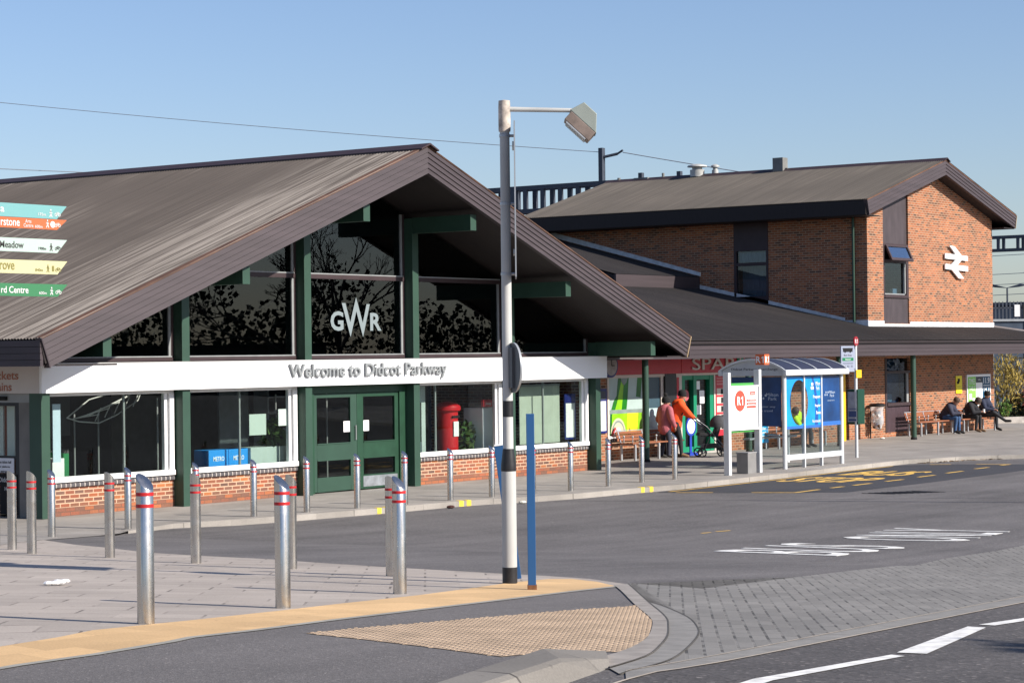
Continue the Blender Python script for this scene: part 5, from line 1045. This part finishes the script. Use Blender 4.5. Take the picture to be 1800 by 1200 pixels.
def person(label,loc,rz,J,mats,jacket,jm,hair,group=None,scale=1.):
    """J: dict of joints in local space, x forward, y left, z up; mats=[trousers, shoes, skin, top]"""
    t=thing('person',label,'person',loc,rz,group); t.scale=(scale,)*3
    P=[];E_=[]
    def a(n,r,r2=None): P.append((*J[n],r) if r2 is None else (*J[n],r,r2)); return len(P)-1
    pe=a('pelvis',.135,.12); sp_=a('spine',.125,.115); ch=a('chest',.15,.125); nk=a('neck',.055); hd=a('head',.088,.078); tp=a('crown',.070,.066)
    E_+= [(pe,sp_,3),(sp_,ch,3),(ch,nk,3),(nk,hd,2),(hd,tp,2)]
    h=Vector(J['head']); fw=Vector(J['face']).normalized()
    no=len(P); P.append((*(h+fw*.075-Vector((0,0,.005))),.022)); P.append((*(h+fw*.105-Vector((0,0,.02))),.013)); E_+= [(hd,no,2),(no,no+1,2)]
    for sd in ('l','r'):
        hp=a('hip_'+sd,.098); kn=a('knee_'+sd,.064); an=a('ank_'+sd,.047); to=a('toe_'+sd,.042,.03)
        E_+= [(pe,hp,0),(hp,kn,0),(kn,an,0),(an,to,1)]
        sh_=a('sho_'+sd,.070); el=a('elb_'+sd,.047); wr=a('wri_'+sd,.028)
        E_+= [(ch,sh_,3),(sh_,el,3),(el,wr,2)]
        d=Vector(J['wri_'+sd])-Vector(J['elb_'+sd]); d=Vector(J.get('hand_'+sd,d)); fingers(P,E_,wr,d,J.get('palm_'+sd,(0,0,1)),2,J.get('curl',.5))
    skin('body',P,E_,mats,t)
    if jacket:
        k=jacket; Q=[];F=[]
        def b(p,r,r2=None): Q.append((*p,r) if r2 is None else (*p,r,r2)); return len(Q)-1
        V=lambda n: Vector(J[n])
        hem=b(V('pelvis')+ (V('pelvis')-V('spine'))*k['hem'],.165+k['p'],.15+k['p']); m_=b(V('spine'),.155+k['p'],.14+k['p']); c_=b(V('chest'),.175+k['p'],.145+k['p']); n_=b(V('neck')-(V('neck')-V('chest'))*.25,.085+k['p'])
        F+= [(hem,m_,0),(m_,c_,0),(c_,n_,0)]
        for sd in ('l','r'):
            s_=b(V('sho_'+sd),.080+k['p']); e_=b(V('elb_'+sd),.064+k['p']); w_=b(V('wri_'+sd)-(V('wri_'+sd)-V('elb_'+sd))*.08,.044+k['p']*.6); F+= [(c_,s_,0),(s_,e_,0),(e_,w_,0)]
        skin('jacket',Q,F,[jm],t,.013,8)
        if k.get('hood'):
            bk=V('neck')-Vector((.055,0,.015)); m=MB(); m.ball(tuple(bk),.105,14,10,sx=.8,sy=1.1,sz=.6); obj('hood',m,jm,t,True,world=False)
    up=(Vector(J['crown'])-Vector(J['head'])).normalized()
    c=h+up*.035-fw*.012
    m=MB(); R=(Vector((0,0,1))).rotation_difference(up).to_matrix()
    kind,cm=hair
    prof=[(.108,-.035 if kind!='hair' else -.01),(.113,.03),(.108,.075),(.085,.115),(.045,.135),(0,.142)]
    m.lathe(prof,n=18); m.v=[tuple(c+R @ Vector(v)) for v in m.v]
    if kind=='hat':
        pass
    obj('hat' if kind in('hat','pom') else 'hair',m,cm,t,True,world=False)
    if kind=='pom': m=MB(); m.ball(tuple(c+up*.18),.055,10,8); obj('pompom',m,cm,t,True,world=False)
    m=MB(); s=fw.cross(up)
    for y in (-.03,.03): m.ball(tuple(h+fw*.078+s*y+up*.018),.011,8,6)
    obj('eye',m,DARK,t,True,world=False); m=MB()
    for y in (-.082,.082): m.ball(tuple(h+s*y),.026,8,6,sx=.6,sy=.5,sz=1.2)
    obj('ear',m,SKIN,t,True,world=False)
    return t
BKT=cloth('black_trousers',(.018,.018,.02)); SHO=M('shoe_black',(.02,.018,.016),.5); SHB=M('shoe_brown',(.16,.09,.045),.6); NAV=cloth('navy_leggings',(.035,.038,.06)); JEAN=cloth('jeans_blue',(.035,.085,.19),.35)
ORG=cloth('orange_shell',(.74,.085,.012),.10); PNK=cloth('pink_padding',(.36,.095,.115),.12); BJK=cloth('black_jacket',(.014,.014,.018)); NJK=cloth('navy_jacket',(.016,.022,.05)); GJK=cloth('grey_navy_jacket',(.030,.032,.055)); HIV=cloth('hi_vis_yellow',(.50,.80,.02),.08)
BHT=M('knit_black',(.012,.012,.013),.95,bmp=.4,bscale=60); HBR=M('hair_brown',(.075,.04,.025),.7,bmp=.3,bscale=90); HGR=M('hair_grey',(.16,.14,.12),.7,bmp=.3)
stand=dict(pelvis=(0,0,.93),spine=(.03,0,1.12),chest=(.09,0,1.33),neck=(.14,0,1.47),head=(.20,0,1.575),crown=(.205,0,1.655),face=(1,0,-.25),
 hip_l=(.0,.09,.90),knee_l=(.07,.10,.49),ank_l=(-.01,.10,.09),toe_l=(.16,.115,.035),hip_r=(0,-.09,.90),knee_r=(.10,-.10,.50),ank_r=(.13,-.10,.09),toe_r=(.30,-.12,.035),
 sho_l=(.10,.18,1.38),elb_l=(.29,.22,1.16),wri_l=(.44,.17,1.04),sho_r=(.10,-.18,1.38),elb_r=(.29,-.22,1.15),wri_r=(.44,-.17,1.03),hand_l=(1,0,-.1),hand_r=(1,0,-.1),curl=.75)
head_=math.radians(-46)   # pushes to the right of the picture
man=person('man in orange jacket and black woolly hat pushing a black pushchair',(22.98,1.50,0),head_,stand,[BKT,SHB,SKIN,ORG],dict(hem=.5,p=.022,hood=True),ORG,('hat',BHT),scale=1.02)
t=thing('backpack','dark backpack worn by the man in the orange jacket','backpack',(22.98,1.50,0),head_)
m=MB(); m.ball((-.145,0,1.23),.17,16,12,sx=.62,sy=.95,sz=1.35); obj('bag',m,cloth('pack_dark',(.03,.036,.045)),t,True,world=False)
m=MB(); m.path([(-.08,.12,1.40),(.07,.13,1.47),(.2,.13,1.34),(.17,.14,1.15),(-.05,.14,1.05)],.018,6).path([(-.08,-.12,1.40),(.07,-.13,1.47),(.2,-.13,1.34),(.17,-.14,1.15),(-.05,-.14,1.05)],.018,6); obj('strap',m,BLK,t,world=False); m=MB(); m.ball((-.215,-.03,1.2),.075,10,8,sx=.4,sz=1.3); obj('pocket',m,M('pack_pale',(.30,.40,.48),.5),t,True,world=False)
pk=dict(pelvis=(0,0,.86),spine=(.0,0,1.04),chest=(.02,0,1.23),neck=(.04,0,1.36),head=(.065,0,1.45),crown=(.06,0,1.53),face=(1,-.5,-.1),
 hip_l=(0,.085,.83),knee_l=(.03,.10,.46),ank_l=(-.03,.11,.08),toe_l=(.13,.12,.03),hip_r=(0,-.085,.83),knee_r=(.06,-.10,.46),ank_r=(.02,-.13,.08),toe_r=(.18,-.15,.03),
 sho_l=(.02,.17,1.27),elb_l=(.0,.25,1.02),wri_l=(.1,.25,.82),sho_r=(.02,-.17,1.27),elb_r=(.02,-.26,1.02),wri_r=(.13,-.25,.83),hand_l=(.2,0,-1),hand_r=(.3,.1,-1),palm_l=(1,0,0),palm_r=(1,0,0),curl=.4)
person('person in pink padded jacket and black bobble hat waiting by the bench',(22.62,1.60,0),math.radians(-18),pk,[NAV,SHO,SKIN,PNK],dict(hem=.4,p=.022,hood=True),PNK,('pom',BHT))
def seated(**k):
    d=dict(pelvis=(0,0,.56),spine=(.10,0,.72),chest=(.24,0,.86),neck=(.33,0,.97),head=(.42,0,1.03),crown=(.455,0,1.105),face=(1,0,-.75),
     hip_l=(.05,.09,.54),knee_l=(.46,.13,.52),ank_l=(.46,.14,.09),toe_l=(.62,.16,.035),hip_r=(.05,-.09,.54),knee_r=(.46,-.12,.52),ank_r=(.42,-.13,.09),toe_r=(.58,-.15,.035),
     sho_l=(.24,.18,.90),elb_l=(.36,.23,.66),wri_l=(.56,.09,.68),sho_r=(.24,-.18,.90),elb_r=(.36,-.22,.66),wri_r=(.56,-.06,.68),hand_l=(.8,-.3,.0),hand_r=(.8,.3,.0),curl=.6)
    d.update(k); return d
rzs=-PI/2
person('seated man in grey navy jacket and jeans bent over his phone',(40.35,1.98,0),rzs+.1,seated(),[JEAN,SHO,SKIN,GJK],dict(hem=-.1,p=.012,hood=True),GJK,('hair',HBR))
person('seated man in black hooded jacket leaning forward, middle of three',(42.0,1.98,0),rzs+.05,seated(head=(.44,0,1.0),crown=(.48,0,1.07)),[BKT,SHB,SKIN,BJK],dict(hem=-.1,p=.02,hood=True),BJK,('hat',cloth('cap_brown',(.06,.045,.035))))
person('seated man in navy jacket with crossed legs at the end of the bench',(43.35,1.98,0),rzs-.12,seated(spine=(.05,0,.75),chest=(.12,0,.95),neck=(.16,0,1.09),head=(.215,0,1.18),crown=(.215,0,1.26),face=(1,0,-.15),sho_l=(.12,.18,.99),sho_r=(.12,-.18,.99),elb_l=(.24,.23,.74),elb_r=(.25,-.23,.75),wri_l=(.46,.05,.70),wri_r=(.47,-.04,.72),knee_r=(.48,-.06,.62),ank_r=(.86,.06,.34),toe_r=(1.02,.10,.34),ank_l=(.50,.1,.09),toe_l=(.66,.1,.035)),[cloth('charcoal_trousers',(.025,.026,.03)),SHO,SKIN,NJK],dict(hem=-.1,p=.015,hood=True),NJK,('hat',BHT))
person('seated person in fluorescent yellow jacket glimpsed through the bus shelter',(29.75,1.70,0),rzs,seated(spine=(.06,-.06,.73),chest=(.14,-.16,.88),neck=(.2,-.27,.96),head=(.26,-.36,1.0),crown=(.29,-.40,1.07),face=(1,-.2,-.5),sho_l=(.12,.02,.98),sho_r=(.18,-.30,.86),elb_r=(.36,-.34,.66),elb_l=(.34,.10,.72)),[BKT,SHO,SKIN,HIV],dict(hem=-.1,p=.012),HIV,('hair',HBR))
for lab,loc,rz in (('dark phone held by the bent seated man in jeans',(40.35,1.98,0),rzs+.1),('pale cup held by the middle seated man',(42.0,1.98,0),rzs+.05)):
    t=thing('phone' if 'phone' in lab else 'cup',lab,'phone' if 'phone' in lab else 'cup',loc,rz); m=MB()
    if 'phone' in lab: m.box(.66,.675,-.03,.05,.65,.79)
    else: m.lathe([(.032,.65),(.042,.76),(.044,.765),(.0,.77)],.65,.0,14)
    obj('body',m,BLK if 'phone' in lab else WPT,t,world=False)
# pushchair
t=thing('pushchair','black pushchair with grey frame and dark hood pushed by the man in orange','pushchair',(22.98+.50*math.cos(head_),1.50+.50*math.sin(head_),0),head_)
FRMM=M('frame_graphite',(.09,.09,.10),.35,.6,var=.05); m=MB()
for y in (-.24,.24): m.tube((-.02,y,1.03),(.30,y,.80),.014).tube((.30,y,.80),(.80,y,.22),.014).tube((.42,y,.64),(.22,y,.18),.014)
obj('frame',m,FRMM,t,True,world=False); obj('handlebar',MB().tube((-.02,-.25,1.03),(-.02,.25,1.03),.019),BLK,t,True,world=False)
m=MB()
for y in (-.24,.24): m.tube((.02,y,1.0),(.10,y,.945),.022)
obj('grip',m,M('grip_silver',(.5,.5,.5),.4,.4),t,True,world=False)
m=MB().prism([(.08,-.2,.57),(.55,-.2,.53),(.60,-.2,.60),(.12,-.2,.66)],(0,.4,0)).prism([(.50,-.2,.55),(.66,-.2,.98),(.74,-.2,.94),(.60,-.2,.52)],(0,.4,0)); obj('seat',m,cloth('pram_black',(.016,.016,.018)),t,world=False,bevel=.02)
m=MB(); m.ball((.66,0,.86),.26,16,10,sx=.9,sy=.85,sz=.95); m.v=[(x,y,max(z,.78)) for x,y,z in m.v]; obj('hood',m,cloth('pram_hood',(.05,.05,.055)),t,True,world=False)
obj('basket',MB().prism([(.22,-.19,.22),(.66,-.19,.24),(.62,-.19,.36),(.24,-.19,.34)],(0,.38,0)),BLK,t,world=False,bevel=.02); obj('bumper_bar',MB().path([(.30,-.2,.70),(.22,-.12,.76),(.22,.12,.76),(.30,.2,.70)],.016),BLK,t,True,world=False)
for x,y in ((.16,-.26),(.16,.26),(.78,-.22),(.78,.22)):
    r=.125; w=MB(); 
    for i in range(18):
        a,b=2*PI*i/18,2*PI*(i+1)/18; w.tube((x+(r-.018)*math.cos(a),y,r+(r-.018)*math.sin(a)),(x+(r-.018)*math.cos(b),y,r+(r-.018)*math.sin(b)),.018,None,6,False)
    wo=obj('wheel',MB().tube((x,y-.02,r),(x,y+.02,r),.03,None,12),FRMM,t,world=False); obj('tyre',w,BLK,wo,True,world=False); m=MB()
    for k in range(5): a=2*PI*k/5; m.tube((x,y,r),(x+.10*math.cos(a),y,r+.10*math.sin(a)),.010,None,6)
    obj('rim',m,FRMM,wo,world=False)
# ================================================================== BACKGROUND
GAN=M('gantry_steel',(.055,.065,.085),.55,.3,var=.15); WIRE=M('wire_grey',(.24,.26,.29),.6,0,var=0); GAL=M('galvanised',(.40,.42,.43),.5,.4,var=.15)
def gantry(label,s,n0,n1,h0,h1,step,dep,foot):
    t=thing('railway_gantry',label,'gantry',(s,-n1 if foot else -n0,0),0,'overhead line gantries beyond the station')
    m=MB()
    for ds in (0,dep):
        for h in (h0,h1): m.box(s+ds-.09,s+ds+.09,-n1,-n0,h-.10,h+.10)
    obj('chord',m,GAN,t); m=MB(); y=-n1; k=0
    while y<-n0:
        for ds in (0,dep): m.box(s+ds-.08,s+ds+.08,y-.11,y+.11,h0,h1)
        y+=step; k+=1
    obj('batten',m,GAN,t); m=MB()
    for y in (-n0,-n1): m.box(s-.2,s+dep+.2,y-.25,y+.25,0,h1)
    obj('leg',m,GAN,t); return t
t=gantry('dark blue steel railway gantry showing between the two roofs',60.1,-42,-14.5,9.68,10.80,1.03,.8,True)
obj('mast',MB().box(60.0,60.25,28.5,28.72,10.8,12.45).tube((60.1,28.6,12.0),(60.4,27.9,12.15),.07).tube((60.4,27.9,12.15),(60.4,27.6,12.3),.05),GAN,t); obj('boom_box',MB().box(60,60.2,24.2,24.4,10.9,11.1).box(60,60.2,26.3,26.5,10.9,11.15).box(59.9,60.2,33.5,33.9,9.7,10.7),GAN,t)
gantry('pale blue railway gantry far off to the right of the brick gable',132.9,-46,-28,10.36,11.36,1.6,1.0,False)
def wire(label,a,b,sag,r=.022):
    m=MB(); pts=[]
    for i in range(15): f=i/14; pts.append((a[0]+(b[0]-a[0])*f,a[1]+(b[1]-a[1])*f,a[2]+(b[2]-a[2])*f-sag*4*f*(1-f)))
    m.path(pts,r,5); o=obj('overhead_wire',m,WIRE); tag(o,label,'cable'); return o
wire('long overhead wire crossing the sky above the station hall roof',(46,72,18.0),(60.1,28.6,12.25),.25,.016); wire('short overhead wire from the gantry mast down to the office roof',(60.4,27.6,12.2),(62,16.0,9.9),.05,.022)
wire('low overhead wire at the far left above the hall roof',(44,66,13.2),(54.5,54.0,12.35),.05,.022)
for k,h in enumerate((9.6,8.2,7.4,6.6,5.6)): wire(('topmost','second','third','fourth','lowest')[k]+' of the five thin railway wires right of the brick gable',(120,25,h+.1*k),(127,50,h),.1,.022)
def far_lamp(label,s,y,h):
    t=thing('platform_lamp',label,'street lamp',(s,y,0)); obj('pole',MB().tube((s,y,0),(s,y,h),.07,.05,8),GAN,t)
    m=MB()
    for sg in (-1,1): m.prism([(s,y,h),(s+.25*sg*.6,y-.8*sg*.6*1.3,h+.05),(s+.3*sg,y-1.05*sg,h+.14),(s+.2*sg,y-.7*sg,h+.2)],(.12,.08,.03))
    obj('lamp_head',m,GAN,t)
far_lamp('twin armed platform lamp nearest the brick gable on the right',85.9,19.6,6.05); far_lamp('taller twin armed platform lamp at the right edge of the picture',87.2,18.0,6.75)
t=thing('palisade_fence','dark steel palisade fence with white notice on top of the blue parapet','fence',(59,6.0,3.95)); d=Vector((.62,-.785,0)).normalized(); base=Vector((55.5,10.2,0)); m=MB()
for i in range(60): p=base+d*(.15*i); m.prism([p+Vector((0,0,3.95)),p+d*.07+Vector((0,0,3.95)),p+d*.07+Vector((0,0,4.62)),p+d*.035+Vector((0,0,4.70)),p+Vector((0,0,4.62))],(.02,.016,0))
obj('pale',m,GAN,t); o=obj('rail',MB().prism([base+Vector((0,0,4.45)),base+d*9+Vector((0,0,4.45)),base+d*9+Vector((0,0,4.40)),base+Vector((0,0,4.40))],(.03,.024,0)),GAN,t)
p=base+d*3.95; obj('notice',MB().prism([p+Vector((0,0,4.07)),p+d*.22+Vector((0,0,4.07)),p+d*.22+Vector((0,0,4.55)),p+Vector((0,0,4.55))],(-.03,-.024,0)),WPT,t); p=base+d*4.3; obj('gate_post',MB().prism([p+Vector((0,0,3.95)),p+d*.1+Vector((0,0,3.95)),p+d*.1+Vector((0,0,4.55)),p+Vector((0,0,4.55))],(-.03,-.024,0)),BLK,t)
t=thing('parapet','blue grey panelled parapet wall beyond the right end of the office','wall',(58,7,0)); m=MB(); q=base-Vector((.02,.02,0))
m.prism([q,q+d*10,q+d*10+Vector((0,0,3.93)),q+Vector((0,0,3.93))],(.3,.24,0)); obj('wall',m,M('parapet_blue',(.05,.07,.10),.5,var=.2,vscale=3),t); m=MB()
for k in range(5): p=q+d*(3.0+1.35*k)-Vector((.03,.024,0)); m.prism([p,p+d*.07,p+d*.07+Vector((0,0,3.93)),p+Vector((0,0,3.93))],(.03,.024,0))
p=q-Vector((.05,.04,0)); m.prism([p+Vector((0,0,3.88)),p+d*10+Vector((0,0,3.88)),p+d*10+Vector((0,0,3.97)),p+Vector((0,0,3.97))],(.3,.24,0)); obj('post',m,GAL,t)
t=thing('far_building','distant flat grey building behind the palisade fence','building',(84,6,0)); obj('wall',MB().box(78,100,8.2,8.6,0,4.95).box(78,100,8.6,20,0,4.9),M('far_grey',(.11,.13,.16),.6,var=.1),t); obj('roof',MB().box(77.8,100.2,8.0,20.2,4.95,5.1),GAN,t)
# shrubs by the end of the pavement
def shrub(label,s,y,rx,ry,h,n,size,mat_,seed,upw=.4,thin=.3):
    t=thing('shrub',label,'shrub',(s,y,0),0,'shrubs beyond the brick corner'); m=MB(); R=random.Random(seed)
    for k in range(7): leaves(m,R.uniform(-.5,.5)*rx,R.uniform(-.5,.5)*ry,h*R.uniform(.25,.78),rx*.6,ry*.6,h*.27,n//7,size,seed+k,thin,upw)
    obj('foliage',m,mat_,t,world=False); m=MB()
    for k in range(9): m.tube((R.uniform(-.2,.2),R.uniform(-.2,.2),0),(R.uniform(-.6,.6)*rx,R.uniform(-.6,.6)*ry,h*.8),.02,.006,5)
    obj('stem',m,M('stem_brown',(.10,.07,.04)),t,world=False); return t
shrub('tall yellow stemmed willowy shrub against the palisade beyond the office',53.6,5.6,1.3,.9,2.7,1300,.22,leafmat('leaf_straw',(.22,.16,.03),(.38,.28,.07)),21,1.6,.10)
shrub('reddish bare twigged shrub below the yellow one',54.3,4.9,1.3,.8,1.75,1300,.14,leafmat('leaf_russet',(.10,.02,.018),(.20,.06,.04)),31,.6,.22)
shrub('dark evergreen shrub low behind the kerb wall',54.0,5.0,1.9,.7,1.15,1500,.12,leafmat('leaf_dark',(.008,.014,.007),(.035,.045,.02)),41,.3,.4)
shrub('small bright green fern like plant by the brick corner',50.4,4.25,.28,.25,.85,220,.14,leafmat('leaf_bright',(.06,.13,.02),(.15,.26,.05)),51,1.2,.16)
shrub('tall bronze shrub at the right edge behind the russet one',55.8,4.6,1.3,1.0,2.3,1300,.15,leafmat('leaf_bronze',(.05,.035,.012),(.16,.11,.04)),61,.6,.24)
t=thing('low_kerb_wall','low concrete edging wall in front of the shrubs','wall',(52,4,0)); m=MB(); a=Vector((49.9,4.35,0)); b=Vector((58.5,-1.2,0)); d=(b-a).normalized(); nr=Vector((-d.y,d.x,0))
m.prism([a,b,b+nr*.25,a+nr*.25],(0,0,.24)); obj('edging',m,M('edging_concrete',(.36,.33,.30),.85,var=.2),t,bevel=.02)
m=MB(); m.prism([a+nr*.25,b+nr*.25,b+nr*12,a+nr*12],(0,0,.12)); struct('planting_bed',m,M('soil',(.05,.038,.028),.95,var=.3))
# bare trees reflected in the glazing; unseen hedge and building added for dark reflections
BARK=M('bark',(.055,.045,.038),.9,var=.2)
def bare_tree(label,s,n,h,seed):
    R=random.Random(seed); t=thing('bare_tree',label,'tree',(s,-n,gh(s,n)),0,'bare trees across the forecourt'); m=MB(); tr=MB()
    def grow(mb,p,d,L_,r,dep):
        q=p+d*L_; mb.tube(p,q,r,r*.72,6 if dep<3 else 4,False)
        if dep>=7: return
        for k in range(2 if dep<2 else R.choice((2,2,3))):
            nd=(d+Vector((R.gauss(0,.45),R.gauss(0,.45),R.gauss(.12,.25)))).normalized(); grow(m,q,nd,L_*R.uniform(.68,.88),r*.66,dep+1)
    grow(tr,Vector((0,0,0)),Vector((0,0,1)),h*.2,.22,0); obj('trunk',tr,BARK,t,world=False); obj('crown',m,BARK,t,world=False); return t
bare_tree('bare spreading tree across the forecourt, reflected in the gable glazing',66,50,12,11); bare_tree('tall bare tree farther along the forecourt, reflected in the upper windows',80,62,15,12); bare_tree('bare tree by the station approach, reflected at the right of the glazing',52,41,10,13)
t=thing('added_hedge','dark tall evergreen screen added out of view to darken reflections in the glazing','hedge',(70,-60,0)); m=MB(); R=random.Random(8)
for k in range(40): hh=R.uniform(2.4,4.6); leaves(m,(k-20)*4.4+42,(k-20)*1.6-34+R.uniform(-2,2),hh*1.3,4.4,3.0,hh*1.35,620,.5,k+100,.45,.2)
obj('foliage',m,leafmat('leaf_hedge',(.010,.016,.008),(.03,.04,.02)),t,world=False)
t=thing('added_building','low dark building added out of view to darken reflections in the hall windows','building',(95,-70,0)); obj('wall',MB().box(70,74,-95,-58,0,3.4).box(40,70,-80,-78,0,3.0),M('added_building_wall',(.07,.06,.055),.8,var=.2),t); obj('roof',MB().box(69.5,74.5,-95.5,-57.5,3.4,3.6),DARK,t)
# off to the right: a lamp column and an evergreen whose shadows reach across the road
t=thing('lamp_column','second grey lamp column with a flat panel, outside the right of the picture','street lamp',(11.4,-18.4,gh(11.4,18.4)-.1)); obj('shaft',MB().lathe([(.08,0),(.07,1.2),(.055,1.4),(.05,6.0),(0,6.02)],n=16),PG,t,True,world=False); obj('panel',MB().box(-.02,.02,-.16,.16,4.3,6.0),M('sign_back',(.33,.35,.37)),t,world=False)
t=thing('evergreen_tree','dark evergreen tree outside the right of the picture by the main road','tree',(-11.2,-37.5,gh(-11,37))); m=MB()
for k in range(9): z=1.6+.75*k; leaves(m,random.uniform(-.5,.5),random.uniform(-.5,.5),z,2.5-.22*k,2.5-.22*k,.9,330,.32,200+k,.35,.0)
obj('crown',m,MATS['leaf_dark'],t,world=False); obj('trunk',MB().tube((0,0,0),(0,0,7.5),.16,.03,10),BARK,t,world=False)
# ================================================================== CAMERA, SKY, SUN
cam_d=bpy.data.cameras.new('camera'); cam=bpy.data.objects.new('camera',cam_d); C.objects.link(cam)
cam_d.sensor_width=36; cam_d.lens=36*3900/1800.; cam_d.clip_end=3000; cam_d.clip_start=.1
cam.location=(CAMX,CAMY,2.75)
th=math.radians(53.81309431992154); fwd=Vector((math.sin(th),math.cos(th),0)); pt=math.atan(24/3900.)
right=Vector((math.cos(th),-math.sin(th),0)); f3=fwd*math.cos(pt)+Vector((0,0,1))*math.sin(pt); up=right.cross(f3)
ro=ROLL; r2=right*math.cos(ro)+up*(-math.sin(ro)); u2=up*math.cos(ro)+right*math.sin(ro)
R3=Matrix((r2,u2,-f3)).transposed(); cam.rotation_euler=R3.to_euler()
bpy.context.scene.camera=cam
EL=math.radians(31.5); AZ=math.radians(10.)
sd_=Vector((math.sin(AZ)*math.cos(EL),-math.cos(AZ)*math.cos(EL),math.sin(EL)))
ld=bpy.data.lights.new('sun','SUN'); ld.energy=SUN_E; ld.angle=math.radians(.53); ld.color=(1.,.93,.84); lo=bpy.data.objects.new('sun',ld); C.objects.link(lo)
lo.rotation_euler=sd_.to_track_quat('Z','Y').to_euler(); lo.location=(0,-30,30)
w=bpy.data.worlds.new('World'); bpy.context.scene.world=w; w.use_nodes=True; nt=w.node_tree; bg=nt.nodes['Background']
sk=nt.nodes.new('ShaderNodeTexSky'); sk.sky_type='NISHITA'; sk.sun_disc=False; sk.sun_elevation=EL; sk.sun_rotation=math.atan2(sd_.x,sd_.y); sk.air_density=SKY_AIR; sk.dust_density=SKY_DUST; sk.ozone_density=SKY_OZ; sk.altitude=50
nt.links.new(mix(nt,1.,sk.outputs[0],SKY_TINT,'MULTIPLY'),bg.inputs['Color']); bg.inputs['Strength'].default_value=SKY_S
vs=bpy.context.scene.view_settings; vs.view_transform='Standard'; vs.look='None'; vs.gamma=1.; vs.exposure=EXPO; vs.use_curve_mapping=False
sc_n=bpy.context.scene
sc_n.cycles.max_bounces=8; sc_n.cycles.transparent_max_bounces=16
